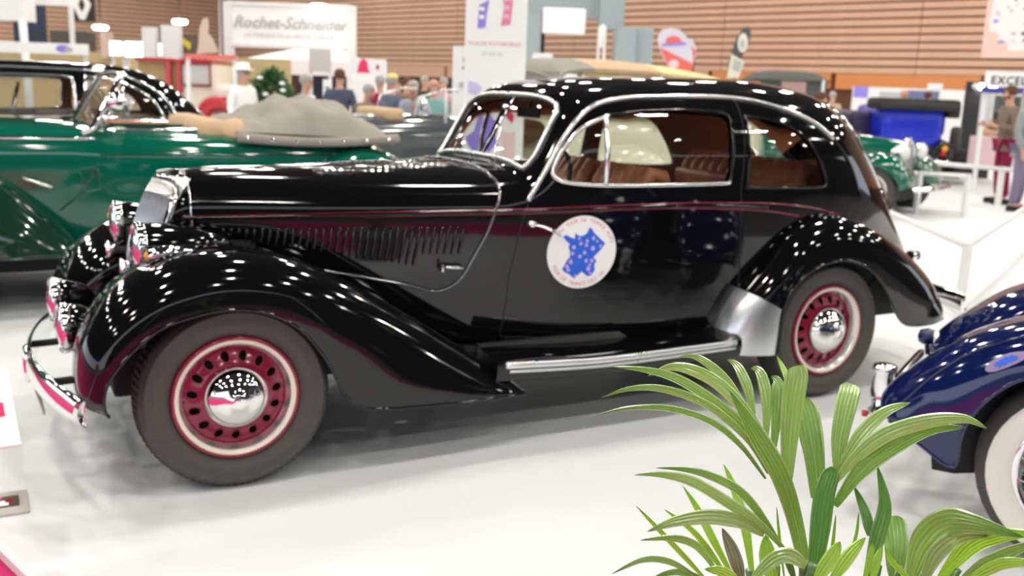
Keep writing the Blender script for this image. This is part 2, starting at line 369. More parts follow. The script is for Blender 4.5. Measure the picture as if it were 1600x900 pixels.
# ------------------------------------------------------------------ the black saloon
def hero():
    t = thing('vintage_saloon', 'black two-door 1930s saloon with wine-red pierced wheels and a round white sticker on its door', 'car')
    sh = HERO; c = .74
    dwin = [(1.451,1.2),(1.475,1.257),(1.521,1.328),(1.599,1.402),(1.739,1.459),(1.94,1.482),(2.137,1.49),(2.33,1.485),(2.401,1.477),(2.43,1.455),(2.425,1.40),(2.405,1.20),(2.388,1.158),(2.36,1.148),(2.0,1.145),(1.699,1.145),(1.53,1.156),(1.47,1.172)]
    rwin = [(2.53,1.44),(2.545,1.467),(2.638,1.463),(2.755,1.44),(2.855,1.4),(2.927,1.353),(3.009,1.256),(3.060,1.16),(3.062,1.13),(3.028,1.118),(2.8,1.12),(2.53,1.128),(2.512,1.15)]
    door = [(1.352,1.1),(1.421,1.199),(1.515,1.355),(1.599,1.45),(1.693,1.497),(1.807,1.521),(1.96,1.536),(2.2,1.545),(2.4,1.545),(2.510,1.543),(2.50,1.40),(2.469,1.136),(2.49,.9),(2.511,.718),(2.53,.50),(2.536,.382),(1.792,.403),(1.254,.446),(1.262,.6),(1.268,.737),(1.305,.943)]
    ws = [(1.372, sh.vy(1.372, .27)), (1.42, sh.vy(1.42, .255)), (1.535, sh.vy(1.535, .265)), (1.552, sh.vy(1.552, .30)), (1.556, KV+.02), (1.366, KV+.02), (1.366, sh.vy(1.366, .32))]
    wsc = [(x, min(v, KV-.0005)) for x, v in ws]
    low = [(-.06, .62), (.3, .62), (.6, .62), (.9, .50), (1.0, .44), (1.254, .42), (1.8, .37), (2.55, .36), (3.6, .40), (4.2, .42), (4.40, .44)]
    outer = [(-.06, KV)]+[(x, z-sh.zb(x)) for x, z in low]+[(4.40, KV)]
    outer += [(x, KV) for x in np.arange(4.36, -.06, -.04)]
    seam = [(1.228,KV),(1.228,sh.vz(1.228,1.172)),(1.226,sh.vz(1.226,1.111)),(1.18,-.01),(1.107,.827-1.0),(1.043,-.288),(.947,-.332),(.835,-.300),(.615,-.254),(.35,-.20),(-.06,-.20)]
    hood = [(-.06, KV)]+[(-.06, -.20)]+[p for p in seam[::-1][1:-1]]+[(1.228, KV)]
    bk = [(3.37, sh.vy(3.37, .36)), (3.41, sh.vy(3.41, .28)), (3.50, sh.vy(3.50, .25)), (3.69, sh.vy(3.69, .29)), (3.75, sh.vy(3.75, .38)), (3.77, KV-.0005), (3.36, KV-.0005)]
    regs = [('wind', wsc), ('back', bk), ('dwin', param(sh, dwin)), ('rwin', param(sh, rwin)), ('door', param(sh, door)), ('hood', hood)]
    xs = np.concatenate([np.arange(-.04, 1.32, .04), np.arange(1.32, 1.68, .014), np.arange(1.70, 4.40, .035)])
    G = [(x, v) for x in xs for v in np.arange(-.66, KV-.01, .032)]
    vs, fs, who = cdt_regions(outer, G, regs, .022)
    V3 = [sh.P(x, v) if v < KV-1e-5 else (x, c, sh.zc(x)) for x, v in vs]
    ax = (c, .9)
    body = obj('body', both(orient(sub(V3, fs, who == 'body'), ax), c), ['black', 'lining'], t); solid(body, .018, -1, 1)
    hd = obj('bonnet', both(orient(sub(V3, fs, who == 'hood'), ax), c), ['black', 'dark'], t); solid(hd, .008, -1, 1)
    for far in (0, 1):
        mk = lambda vf: mirror(vf, c) if far else vf
        d = obj('door', mk(orient(sub(V3, fs, who == 'door'), ax)), ['black', 'lining'], t); solid(d, .03, -1, 1)
        g = orient(sub([(x, y+.008, z) for x, y, z in V3], fs, who == 'dwin'), ax); obj('window_pane', mk(g), 'glass', d)
        g = orient(sub([(x, y+.008, z) for x, y, z in V3], fs, who == 'rwin'), ax); obj('quarter_window', mk(g), 'glass', body)
        loop = lambda pts, off: [Vector(sh.P(p.x, sh.vz(p.x, p.y)))+Vector((0, -off, 0)) for p in catmull([(a, b, 0) for a, b in pts], 4, True)]
        obj('window_frame', mk(tube(on_shell(sh, [dwin[4], dwin[3], dwin[2], dwin[1], dwin[0], dwin[17], dwin[16], dwin[15], dwin[14], dwin[13], dwin[12]], .002, 5), .0105, 6)), 'strip', d); obj('window_frame', mk(tube(on_shell(sh, dwin[4:13], .001, 5), .007, 6)), 'black', d, label='black upper window frame')
        obj('window_seal', mk(tube(loop(rwin, .001), .007, 6, True)), 'black', body)
        obj('vent_window_bar', mk(tube([Vector(sh.P(x, sh.vz(x, z)))+Vector((0, -.003, 0)) for x, z in ((1.699, 1.147), (1.71, 1.3), (1.722, 1.456))], .014, 6)), 'strip', d)
        obj('door_gap_line', mk(tube(loop(densify(door, .08), -.001), .0035, 5, True)), 'dark', d)  # raised dark line standing in for the shaded gap round the door
        strip = [(1.340,1.075),(1.352,1.1),(1.421,1.199),(1.515,1.355),(1.599,1.45),(1.693,1.503),(1.807,1.529),(1.96,1.544),(2.339,1.556),(2.578,1.55),(2.75,1.522),(2.921,1.476),(3.03,1.43),(3.133,1.362)]
        obj('gutter_trim', mk(tube(on_shell(sh, strip, .005, 5), .012, 6)), 'strip', body)
        obj('gutter_trim', mk(tube(on_shell(sh, [(3.133,1.362),(3.22,1.29),(3.3,1.2),(3.37,1.09)], .002, 5), .009, 6)), 'black', body)
        obj('bonnet_beading', mk(tube([Vector(sh.P(p.x, p.y))+Vector((0, -.004, .003)) for p in catmull([(a, b, 0) for a, b in seam[:-1]], 6)], .007, 6)), 'chrome' if 0 else mat_bead, body)
        s1 = [(-.09,1.002),(.454,1.013),(1.206,1.034),(1.885,1.055),(2.3,1.055),(2.651,1.044),(2.9,1.02),(3.12,.982),(3.30,.935)]
        s2 = [(-.09,.988),(.454,.997),(1.206,1.015),(1.885,1.034),(2.3,1.028),(2.651,1.005),(2.885,.970)]
        for sl in (s1, s2): obj('coach_line', mk(tube(on_shell(sh, sl, .0, 8), .0042, 5)), 'magenta', body, label='thin wine-red coach line')
        obj('waist_moulding', mk(tube(on_shell(sh, [(a, (b+d2)/2) for (a, b), (_, d2) in zip(s1[:6], s2[:6])], -.003, 8), .012, 8)), 'black', body)
    # windscreen
    g = sub([(x+.006, y, z-.004) for x, y, z in V3], fs, who == 'wind'); wsd = obj('windscreen', both(orient(g, ax), c), 'glass', body)
    fr = [Vector(sh.P(x, min(v, KV))) for x, v in densify(ws[:4], .02, False)]+[Vector(sh.P(1.553, v)) for v in np.linspace(ws[3][1], KV, 8)]
    bt = [Vector(sh.P(1.368, v)) for v in np.linspace(KV, sh.vy(1.368, .30), 10)]
    near = bt+fr; ring_ = near+[Vector((p.x, 2*c-p.y, p.z)) for p in reversed(near)][1:-1]
    ring_ = [p+Vector((-.004, 0, .003)) for p in ring_]
    obj('windscreen_frame', tube(ring_, .011, 8, True), 'alu', wsd)
    obj('windscreen_bar', tube([Vector((1.364, .70, sh.zc(1.368)+.0)), Vector((1.548, .70, sh.zc(1.552)-.004))], .006, 6), 'chrome', wsd)
    for yy in (.50, .95):
        obj('wiper', tube([(1.335, yy, 1.222), (1.34, yy, 1.25), (1.44, yy+.13, 1.39)], .004, 5), 'chrome', wsd)
    g = sub([(x-.006, y, z-.006) for x, y, z in V3], fs, who == 'back'); rw = obj('rear_window', both(orient(g, ax), c), 'glass', body)
    e_ = [Vector(sh.P(x, v)) for x, v in ([(3.36, v) for v in np.linspace(KV, sh.vy(3.36, .38), 6)]+densify(bk[:5], .03, False)+[(3.765, v) for v in np.linspace(sh.vy(3.76, .40), KV, 6)])]
    obj('window_seal', tube(e_+[Vector((p.x, 2*c-p.y, p.z)) for p in reversed(e_)][1:-1], .010, 6, True), 'chrome', rw)
    # louvres on both bonnet sides, slightly raked
    lows = pch([(.06,.905),(.095,.894),(.454,.831),(.749,.794),(.868,.774),(.872,.83),(1.01,.827),(1.08,.835)])
    tops = pch([(.0,.952),(1.06,.962)])
    def louvre(x):
        zt, zl = tops(x), lows(x-.03)+.006; V = []; n = 7
        for i in range(n+1):
            u = i/n; z = zt+(zl-zt)*u; xx = x-.028*u*(zt-zl)/.15; h = .010*math.sin(PI*min(u*6, 1)*.5)*(1 if u < .85 else (1-u)/.15*1)
            yb = sh.y(xx, z)
            V += [(xx-.010, yb+.002, z), (xx-.004, yb-h, z), (xx+.006, yb-h*1.15, z), (xx+.012, yb+.002, z)]
        F = [(i*4+j, i*4+j+1, i*4+j+5, i*4+j+4) for i in range(n) for j in range(3)]
        V.append((x+.001, sh.y(x, zt)-.003, zt+.008)); k = len(V)-1; F += [(0, k, 1), (1, k, 2), (2, k, 3)]
        return V, F
    for k in range(33):
        x = .07+k*(1.06-.07)/32; zt, zl = tops(x), lows(x-.03)+.006; us = (0, .02, .06, .12, .3, .5, .7, .85, .95, 1)
        P_ = [(x-.19*(zt-(zt+(zl-zt)*u)), sh.y(x, zt+(zl-zt)*u)-.002, zt+(zl-zt)*u) for u in us]
        obj('side_louvre', tube(P_, .0115, 8, taper=pch([(0, .15), (.11, .62), (.22, .95), (.33, 1), (.66, .8), (.88, .5), (1, .1)]), up=(0, 1, 0), flat=.72), 'black', hd)
    for far in (0, 1):
        for row, yy in enumerate((.53, .60)):
            for k in range(20):
                x = .50+k*.032; p = sh.P(x, sh.vy(x, yy)); n = 6
                vf = grid(lambda u, v: Vector((x+(u-.5)*.02, yy+(v-.5)*.05, sh.P(x, sh.vy(x, yy+(v-.5)*.05))[2]+.008*math.sin(PI*u)*math.sin(PI*v)**.5-.001)), 4, 4)
                vf = (vf[0], [tuple(reversed(f)) for f in vf[1]])
                obj('top_louvre', mirror(vf, c) if far else vf, 'black', hd)
    obj('bonnet_hinge', tube([(x, c, sh.zc(x)+.002) for x in np.linspace(-.15, 1.22, 20)], .006, 6), 'chrome', hd)
    # bonnet catch and door handle
    h = obj('bonnet_catch', join(box(.945, .955, .20, .245, .765, .80, .002), tube([(.955, .225, .783), (.99, .215, .781), (1.048, .205, .777)], .0075, 8, taper=lambda u: .7+.5*u)), 'chrome', hd)
    h = obj('door_handle', join(move(lathe([(.001, -.012), (.012, -.012), (.018, 0), (.018, .02)], 16), (1.355, sh.y(1.355, .972)-.01, .972)), tube([(1.355, .115, .972), (1.39, .09, .965), (1.43, .085, .948), (1.480, .095, .922)], .009, 8, flat=.7)), 'chrome', t)
    for z in (.66, ): obj('door_hinge', join(box(2.515, 2.535, .04, .06, .50, .60, .003)), 'black', t)
    # nose: radiator shell, grille bars
    xg = pch([(.60, -.30), (.84, -.275), (1.0, -.232), (1.10, -.19), (1.165, -.145)])
    def sec(v, dx=0): p = sh.P(-.06, v); return p
    prof = [(v, sh.P(-.1, v)) for v in np.linspace(-.36, KV, 26)]
    def shellpt(u, k):
        p = prof[int(round(u*25))][1]; s = k; zt = p[2]; x1 = xg(zt)+.085*max(0, (c-p[1])/.22)-.02; x0 = -.06
        f = math.sin(s*PI/2); yy = p[1]+.012*s**2; zz = zt-(.03*s**2*max(0, (zt-1.0)/.17))
        return Vector((x0+(x1+.02-x0)*s, yy+(0 if p[1] < .73 else -.012*s**2), zz))
    for far in (0, 1):
        vf = grid(lambda u, v: shellpt(u, v), 25, 6); vf = mirror(vf, c) if far else vf
        rs = obj('radiator_shell', orient(vf, ax), 'black', t); solid(rs, .006, -1)
    rim = [shellpt(i/25, 1.) for i in range(26)]
    rim = rim+[Vector((p.x, 2*c-p.y, p.z)) for p in reversed(rim)][1:]
    gs = obj('grille_surround', tube(rim, .017, 8), 'chrome', t)
    for far in (0, 1):
        q = [Vector(sh.P(-.055, v)) for v in np.linspace(-.36, KV, 24)]; q = [Vector((p.x, 2*c-p.y, p.z)) for p in q] if far else q
        obj('shell_beading', tube(q, .005, 6), 'chrome', t)
    V = []
    zs = np.linspace(.62, 1.155, 12)
    for z in zs:
        for y in np.linspace(.53, .95, 9): V.append((xg(z)+.085*abs(y-c)/.21+.02, y, z))
    F = [(i*9+j, i*9+j+9, i*9+j+10, i*9+j+1) for i in range(11) for j in range(8)]
    obj('radiator_core', (V, F), 'alu', t)
    for k in range(29):
        y = .538+k*.01443; top = 1.15-.03*(abs(y-c)/.2)**3
        P_ = [(xg(z)+.085*abs(y-c)/.21-.002, y, z) for z in np.linspace(.62, top, 9)]
        obj('grille_bar', tube(P_, .0042, 4), 'chrome', gs)
    # wings
    K = [(-.555,.10,.40),(-.562,.10,.47),(-.551,.10,.56),(-.523,.10,.645),(-.441,.10,.765),(-.328,.10,.850),(-.203,.10,.903),(-.039,.10,.929),(.155,.10,.907),(.359,.10,.835),(.575,.10,.716),(.805,.095,.575),(1.051,.08,.41),(1.20,.05,.30),(1.259,.03,.252)]
    E = [(-.46,-.03,.355),(-.475,-.06,.385),(-.478,-.08,.44),(-.462,-.09,.50),(-.400,-.09,.585),(-.297,-.09,.672),(-.190,-.09,.712),(-.05,-.09,.733),(.10,-.09,.712),(.23,-.09,.635),(.335,-.09,.50),(.46,-.09,.300),(.80,-.085,.262),(1.08,-.075,.255),(1.250,-.05,.247)]
    I = [(-.44,.38,.42),(-.45,.42,.47),(-.44,.46,.54),(-.41,.48,.60),(-.33,.50,.68),(-.24,.50,.74),(-.15,.50,.77),(0,.49,.79),(.17,.46,.78),(.36,.42,.73),(.58,.36,.65),(.81,.30,.55),(1.05,.24,.42),(1.20,.20,.33),(1.262,.18,.26)]
    wing_objs(Wing(E, K, I), t, 'black', c, 'front_wing')
    K2 = [(2.405,.10,.30),(2.42,.10,.42),(2.475,.10,.56),(2.56,.10,.665),(2.65,.10,.765),(2.79,.10,.895),(2.95,.10,.957),(3.127,.10,.975),(3.371,.10,.912),(3.637,.10,.778),(3.869,.11,.621),(3.99,.13,.50),(4.03,.16,.43),(4.02,.18,.37)]
    E2 = [(2.695,-.07,.290),(2.69,-.08,.38),(2.685,-.085,.48),(2.695,-.09,.56),(2.74,-.09,.635),(2.83,-.09,.705),(2.95,-.09,.748),(3.10,-.09,.755),(3.26,-.09,.70),(3.40,-.09,.58),(3.50,-.09,.44),(3.60,-.085,.37),(3.80,-.07,.355),(3.97,-.02,.362)]
    I2 = [(2.44,.24,.30),(2.46,.24,.42),(2.51,.22,.54),(2.58,.20,.64),(2.67,.18,.73),(2.80,.17,.82),(2.95,.17,.87),(3.13,.18,.89),(3.38,.24,.83),(3.64,.32,.72),(3.86,.40,.58),(3.98,.44,.47),(4.01,.46,.42),(4.0,.46,.37)]
    W2 = Wing(E2, K2, I2); wing_objs(W2, t, 'black', c, 'rear_wing')
    def guard(u, v):
        a = .05+1.15*v; t1 = .190+.004*v; return W2.at(.0+t1*u*(1), a, .005)
    vf = grid(guard, 14, 16); vf = (vf[0], [tuple(reversed(f)) for f in vf[1]])
    for far in (0, 1):
        o = obj('stone_guard', mirror(vf, c) if far else vf, 'alu', t, label='plain aluminium stone guard'); solid(o, .003, 1)
    # running boards
    for far in (0, 1):
        mk = lambda vf: mirror(vf, c) if far else vf
        secs = []
        zr = pch([(1.12, .40), (1.7, .375), (2.44, .385)])
        def rb(u, v):
            x = 1.10+1.36*u; z = zr(x); prof2 = [(.16, z+.035), (.05, z+.03), (-.02, z+.02), (-.055, z), (-.06, z-.03), (-.05, z-.08), (.0, z-.10)]
            p = prof2[int(round(v*6))]; return Vector((x, p[0], p[1]))
        r_ = obj('running_board', orient(mk(grid(rb, 20, 6)), (c, .2)), 'black', t); solid(r_, .004, -1)
        obj('running_board_trim', mk(join(tube([(x, -.062, zr(x)-.01) for x in np.linspace(1.14, 2.42, 20)], .016, 8, flat=.5, up=(0, 0, 1)), tube([(x, -.058, zr(x)-.038) for x in np.linspace(1.16, 2.42, 20)], .008, 6))), 'alu', r_)
        obj('inner_sill', mk(box(1.1, 2.6, .12, .16, .30, .44)), 'dark', t)
    obj('chassis', join(box(-.40, 4.15, .36, 1.12, .30, .50, .02), box(-.25, .9, .45, 1.03, .5, .9), box(.95, 2.5, .16, 1.32, .33, .40), tube([(0, .1, .36), (0, 1.38, .36)], .04, 8), tube([(3.082, .1, .36), (3.082, 1.38, .36)], .05, 8), box(2.6, 4.1, .25, 1.23, .42, .55)), 'dark', t, smooth=False)
    # wheels
    for x, rz in ((0, math.radians(-3)), (3.0823, 0)):
        hero_wheel(t, (x, 0, .3686), (0, .1, rz)); hero_wheel(t, (x, 1.48, .3686), (0, .1, PI+rz))
    # lamps
    def pod(loc, r, L, m='black', name='headlamp', ry=0., rz=0.):
        a = lathe([(r, .0), (r*1.0, .04*L/.3), (r*.92, .10*L/.3), (r*.74, .18*L/.3), (r*.42, .26*L/.3), (.002, L)], 32, 'x')
        o = obj(name, a, m, t); o.location = loc; o.rotation_euler = (0, ry, rz)
        obj('lamp_rim', lathe([(r*.93, -.012), (r*1.0, -.024), (r*1.07, -.014), (r*1.08, .004), (r*1.0, .016)], 32, 'x'), 'chrome', o)
        obj('reflector', lathe([(.01, .06), (r*.5, .04), (r*.93, .0)], 24, 'x'), 'chrome', o)
        obj('lamp_lens', lathe([(.0001, -.038), (r*.4, -.034), (r*.75, -.022), (r*.94, -.010)], 24, 'x'), 'lens', o)
        return o
    for y in (.385, 1.095):
        pod((-.275, y, .900), .098, .36)
        obj('lamp_bracket', tube([(-.2, y, .82), (-.2, y+(.09 if y < c else -.09), .74)], .018, 8), 'black', t)
    for y in (.47, 1.01):
        pod((-.555, y, .580), .095, .17, 'black', 'fog_lamp')
        obj('lamp_bracket', tube([(-.50, y, .52), (-.44, y, .38)], .014, 8), 'dark', t)
    for y in (.16, 1.32):
        o = obj('parking_lamp', lathe([(.022, -.02), (.030, .0), (.032, .04), (.022, .10), (.003, .16)], 20, 'x'), 'chrome', t); o.location = (-.26, y, .905); o.rotation_euler = (0, -.1, 0)
        obj('amber_lens', lathe([(.0001, -.032), (.015, -.03), (.022, -.018)], 16, 'x'), 'amber', o)
    # chrome trumpet horns between lamp and grille
    for y in (.50, .98):
        obj('horn', join(tube([(-.34, y, .80), (-.30, y, .80), (-.2, y, .79), (-.1, y, .79)], .045, 14, taper=lambda u: 1-.75*min(u*2.2, 1))), 'chrome', t)
    # front bumper, number plate
    def blade(u, v, x0=-.545, bow=.135):
        y = -.03+1.54*u; s = (y-c)/.77; x = x0-bow*(1-s*s); hz = .062*(1-.2*abs(s)**8); a = v*2*PI
        return Vector((x+.013*math.cos(a)-.006*math.cos(2*a), y, .375+hz*math.sin(a)))
    vf = grid(blade, 40, 14); bp = obj('front_bumper', (vf[0], vf[1]+[tuple(range(15)), tuple(reversed(range(40*15, 41*15)))]), 'chrome', t)
    for y in (.42, 1.06): obj('bumper_bracket', tube([(-.655, y, .375), (-.5, y, .38), (-.38, y, .40)], .018, 6), 'dark', bp)
    obj('over_rider', move(lathe([(.0001, -.085), (.014, -.075), (.018, 0), (.014, .075), (.0001, .085)], 12, 'z'), (-.69, c, .375)), 'chrome', bp)
    obj('number_plate', move(box(-.004, .004, -.23, .23, -.055, .055, .003), (-.66, .74, .27), ry=-.25), 'print_grey', t)
    # rear bumper, lamps, spare cover
    vf = grid(lambda u, v: Vector((4.20+.14*math.sin(PI*min(u*1.3, 1)/2)+.012*math.cos(v*2*PI), .02+.74*u, .42+.055*math.sin(v*2*PI))), 24, 12)
    rb_ = obj('rear_bumper', (vf[0], vf[1]+[tuple(range(13)), tuple(reversed(range(24*13, 25*13)))]), 'chrome', t)
    for y in (.35, .62): obj('bumper_bracket', tube([(4.33, y, .42), (4.0, y, .43)], .018, 6), 'chrome', rb_)
    for y, z in ((.34, .66), (1.14, .66)):
        o = obj('tail_lamp', move(lathe([(.0001, -.04), (.02, -.035), (.03, 0), (.032, .03)], 16, 'x'), (4.10, y, z), rz=PI), 'chrome', t)
        obj('red_lens', move(lathe([(.0001, .045), (.02, .042), (.028, .03)], 16, 'x'), (4.10, y, z)), 'redlens', o)
        obj('lamp_stalk', tube([(4.08, y, z), (3.95, y, z-.08)], .012, 6), 'chrome', o)
    obj('rear_plate_lamp', box(4.20, 4.28, .60, .68, .52, .60, .008), 'chrome', t)
    o = obj('spare_wheel_cover', move(lathe([(.0001, -.06), (.12, -.058), (.22, -.045), (.29, -.01), (.31, .04), (.30, .10)], 40, 'x'), (3.985, c, .86), rz=PI, ry=.0), 'black', t); 
    for v in range(0): pass
    # inside
    def seat(x, y0, y1, ztop, name, n):
        for k in range(n):
            w = (y1-y0)/n; y = y0+w*(k+.5)
            vf = tube([(x-.06, y, .62), (x-.02, y, .80), (x+.04, y, 1.0), (x+.07, y, ztop-.08), (x+.11, y, ztop-.015), (x+.17, y, ztop-.03), (x+.2, y, ztop-.10)], w*.56, 10, flat=1.3 if 0 else 1.)
            obj('pleat', vf, 'leather', nm)
    for x, y0, y1, zt, n in ((1.98, .24, .70, 1.19, 6), (1.98, .78, 1.24, 1.19, 6), (2.98, .24, 1.24, 1.215, 12)):
        nm = obj('seat_back', box(x-.02, x+.14, y0, y1, .6, zt-.09, .03), 'leather', t, smooth=True)
        seat(x, y0, y1, zt, '', n)
        obj('seat_cushion', box(x-.52, x, y0, y1, .42, .64, .05), 'leather', t)
    obj('parcel_shelf', box(3.2, 3.6, .3, 1.18, 1.0, 1.03), 'leather', t)
    obj('dashboard', box(1.30, 1.38, .32, 1.16, .98, 1.15, .02), 'wood', t)
    for y0, y1 in ((.125, .14), (1.34, 1.355)):
        obj('door_cap', box(1.60, 2.40, y0, y1, 1.08, 1.135, .004), 'wood', t)
    wheel_pts = [(1.62+.06*math.sin(a), .48+.19*math.cos(a), 1.10+.18*math.sin(a)) for a in np.linspace(0, 2*PI, 29)[:-1]]
    sw = obj('steering_wheel', tube(wheel_pts, .011, 6, True), 'dark', t)
    for a in (0.3, PI-.3, -PI/2): obj('spoke', tube([(1.62, .48, 1.10), (1.62+.06*math.sin(a), .48+.19*math.cos(a), 1.10+.18*math.sin(a))], .006, 5), 'chrome', sw)
    obj('steering_column', tube([(1.62, .48, 1.10), (1.38, .48, .95)], .018, 8), 'dark', t)
    obj('rear_view_mirror', join(box(1.585, 1.60, .53, .75, 1.425, 1.475, .006), tube([(1.6, .65, 1.47), (1.63, .65, 1.54)], .006, 6)), 'dark', t)
    # sticker
    R = .170; cx, cz = 1.603, .838; yb = sh.y(cx, cz)
    yy = lambda x, z: sh.y(x, z)-.003
    n = 56; V = [(cx, yy(cx, cz), cz)]+[(cx+r*math.cos(2*PI*i/n), yy(cx+r*math.cos(2*PI*i/n), cz+r*math.sin(2*PI*i/n)), cz+r*math.sin(2*PI*i/n)) for r in (R*.33, R*.66, R) for i in range(n)]
    F = [(0, 1+(i+1) % n, 1+i) for i in range(n)]+[(1+a*n+i, 1+a*n+(i+1) % n, 1+(a+1)*n+(i+1) % n, 1+(a+1)*n+i) for a in (0, 1) for i in range(n)]
    a_, b_, c_ = [Vector(V[i]) for i in F[0]]
    if (b_-a_).cross(c_-a_).y > 0: F = [tuple(reversed(f)) for f in F]
    st = obj('door_sticker', (V, F), 'print_white', t, label='round white sticker with a blue map of France'); solid(st, .002, 1)
    # the map, in pixels of a 867-wide crop centred (417, 458), radius 355
    mp = [(205,300),(240,285),(275,305),(325,325),(330,262),(345,285),(385,300),(430,285),(455,262),(468,220),(490,222),(525,270),(560,300),(600,335),(648,372),(620,420),(575,470),(535,505),(570,545),(550,580),(560,640),(525,690),(490,695),(450,665),(425,645),(385,680),(355,712),(320,690),(290,665),(245,645),(220,615),(240,580),(262,530),(290,500),(285,450),(268,400),(280,375),(240,340)]
    k = R/355; L = [(cx+(x-417)*k, cz-(y-458)*k) for x, y in mp]
    g = [(x, z) for x in np.arange(cx-.12, cx+.12, .02) for z in np.arange(cz-.12, cz+.12, .02)]
    vs, fs, who = cdt_regions(L, g, [], .015); V3 = [(x, yy(x, z)-.0035, z) for x, z in vs]; vf = sub(V3, fs, who == 'body')
    obj('sticker_map', vf, 'print_blue', st)
    D = []
    for x, y, r in ((320,405,22),(390,370,20),(455,345,18),(448,385,20),(520,420,24),(520,320,20),(600,400,18),(310,465,20),(390,495,20),(435,460,20),(300,545,24),(265,590,22),(280,625,20),(460,540,20),(520,540,22),(490,620,24),(500,580,16),(360,685,14),(510,665,14),(560,350,14),(370,320,16)):
        m = 10; px, pz = cx+(x-417)*k, cz-(y-458)*k
        D.append(([(px, yy(px, pz)-.005, pz)]+[(px+r*k*math.cos(2*PI*i/m), yy(px, pz)-.005, pz+r*k*math.sin(2*PI*i/m)) for i in range(m)], [(0, 1+i, 1+(i+1) % m) for i in range(m)]))
    for dd in D: obj('sticker_emblem', dd, mat_pinkdot, st)
    def arc(s, rad, a0, a1, size, inv):
        P = []
        for i, ch in enumerate(s):
            if ch == ' ': continue
            a = a0+(a1-a0)*i/(len(s)-1); T = text(ch, size)
            th = a-PI/2 if not inv else a+PI/2
            V = [(cx+rad*math.cos(a)+p[0]*math.cos(th)-p[2]*math.sin(th), 0, cz+rad*math.sin(a)+p[0]*math.sin(th)+p[2]*math.cos(th)) for p in T[0]]
            P.append(([(x, yy(x, z)-.003, z) for x, _, z in V], T[1]))
        return join(*P)
    obj('sticker_lettering', join(arc('9e TOUR DE FRANCE AUTO', .143, math.radians(140), math.radians(20), .026, 0), arc('TOUR DE FRANCE DES VA', .157, math.radians(205), math.radians(318), .026, 1)), mat_pinktext, st)
    return t
mat_spot = mat('spot_glow', (1, .95, .85), .5, emit=14)
mat_bead = mat('bead_metal', (.25, .25, .26), .12, metal=1)
mat_pinkdot = mat('print_lilac', (.52, .42, .85), .5); mat_pinktext = mat('print_rose', (.75, .3, .4), .5)
hero()
# ------------------------------------------------------------------ floor, carpet, ceiling, lamps
GD = Vector((-.2970, .9549, 0)); GR = Vector((.9549, .2970, 0))       # the hall's own directions
mat_floor = mat('stand_floor', (.78, .80, .83), .42, spec=.25, var=.02, scale=1.5)
mat_carpet = mat('magenta_carpet', (.62, .03, .17), .95, var=.1, scale=60)
A0 = Vector((-.845, -.10, 0)); a_ = A0+GD*14; b_ = A0-GD*4.8; c_ = b_+GR*34; d_ = a_+GR*34
def slab(name, pts, z0, z1, m, parent=None, kind='structure'):
    n = len(pts); V = [(p.x, p.y, z0) for p in pts]+[(p.x, p.y, z1) for p in pts]
    F = [tuple(range(n, 2*n)), tuple(reversed(range(n)))]+[(i, (i+1) % n, n+(i+1) % n, n+i) for i in range(n)]
    return tag(obj(name, (V, F), m, parent, smooth=False), kind=kind)
mat_hall = mat('grey_hall_floor', (.17, .16, .16), .6, var=.05)
slab('floor', [Vector(p) for p in ((-70, -45, 0), (75, -45, 0), (75, 110, 0), (-70, 110, 0))], -.10, -.035, mat_hall)
slab('floor_carpet', [b_-GR*3.6-GD*1.8, b_+GR*4.3-GD*1.8, b_+GR*4.3, b_, A0+GD*9, A0+GD*9-GR*3.6], -.034, -.03, mat_carpet)
slab('floor_carpet', [a_+GR*9, a_+GR*34, a_+GR*34+GD*4, a_+GR*9+GD*4], -.034, -.03, mat('rose_carpet', (.60, .30, .33), .9))
mat_screen = mat('dark_reflection_screen', (.03, .03, .035), .8)
for k in range(5):  # added dark screens out of view, so the saloon's side reflects black
    o = obj('wall_reflection_screen', box(.01, 5.9, -.1, .1, 0, 3.2), mat_screen, None, smooth=False); o.location = b_-GD*5.2+GR*(-9+6*k); o.rotation_euler = (0, 0, math.atan2(GR.y, GR.x)); tag(o, kind='structure')
slab('floor_stand', [a_, b_, c_, d_], -.028, 0, mat_floor)
slab('trim_1', [A0-GD*4.82-GR*.03, A0-GD*4.82, a_, a_-GR*.03], -.028, .004, 'off')
mat_ceil = mat('dark_ceiling', (.045, .045, .05), .9)
slab('ceiling', [Vector(p) for p in ((-45, -30, 0), (60, -30, 0), (60, 90, 0), (-45, 90, 0))], 9.6, 9.8, mat_ceil)
mat_lamp = mat('lamp_glow', (1, .95, .86), .5, emit=LAMP_POWER)
lm = None
i_ = 0
for i in range(9):
    for j in range(15):
        x, y = -13+i*5.0+(j % 2)*.6, -13+j*5.0
        if lm is None:
            lm = thing('ceiling_lamp', 'round warm-white high-bay lamp under the dark hall ceiling', 'lamp', (x, y, 9.0), group='high-bay lamps under the ceiling')
            b = obj('lamp_housing', lathe([(.0001, .6), (.02, .6), (.02, .25), (.12, .22), (.29, .02), (.305, .0), (.29, .0)], 16, 'z'), 'grey', lm)
            g = obj('lamp_glass', lathe([(.0001, .004), (.15, .004), (.285, .006)], 16, 'z'), mat_lamp, lm)
            g.data.polygons.foreach_set('use_smooth', [False]*len(g.data.polygons))
            if g.data.polygons[0].normal.z > 0: g.data.flip_normals()
        else:
            c = lm.copy(); sc.collection.objects.link(c); c.location = (x, y, 9.0)
            for ch in (b, g):
                d = ch.copy(); sc.collection.objects.link(d); d.parent = c
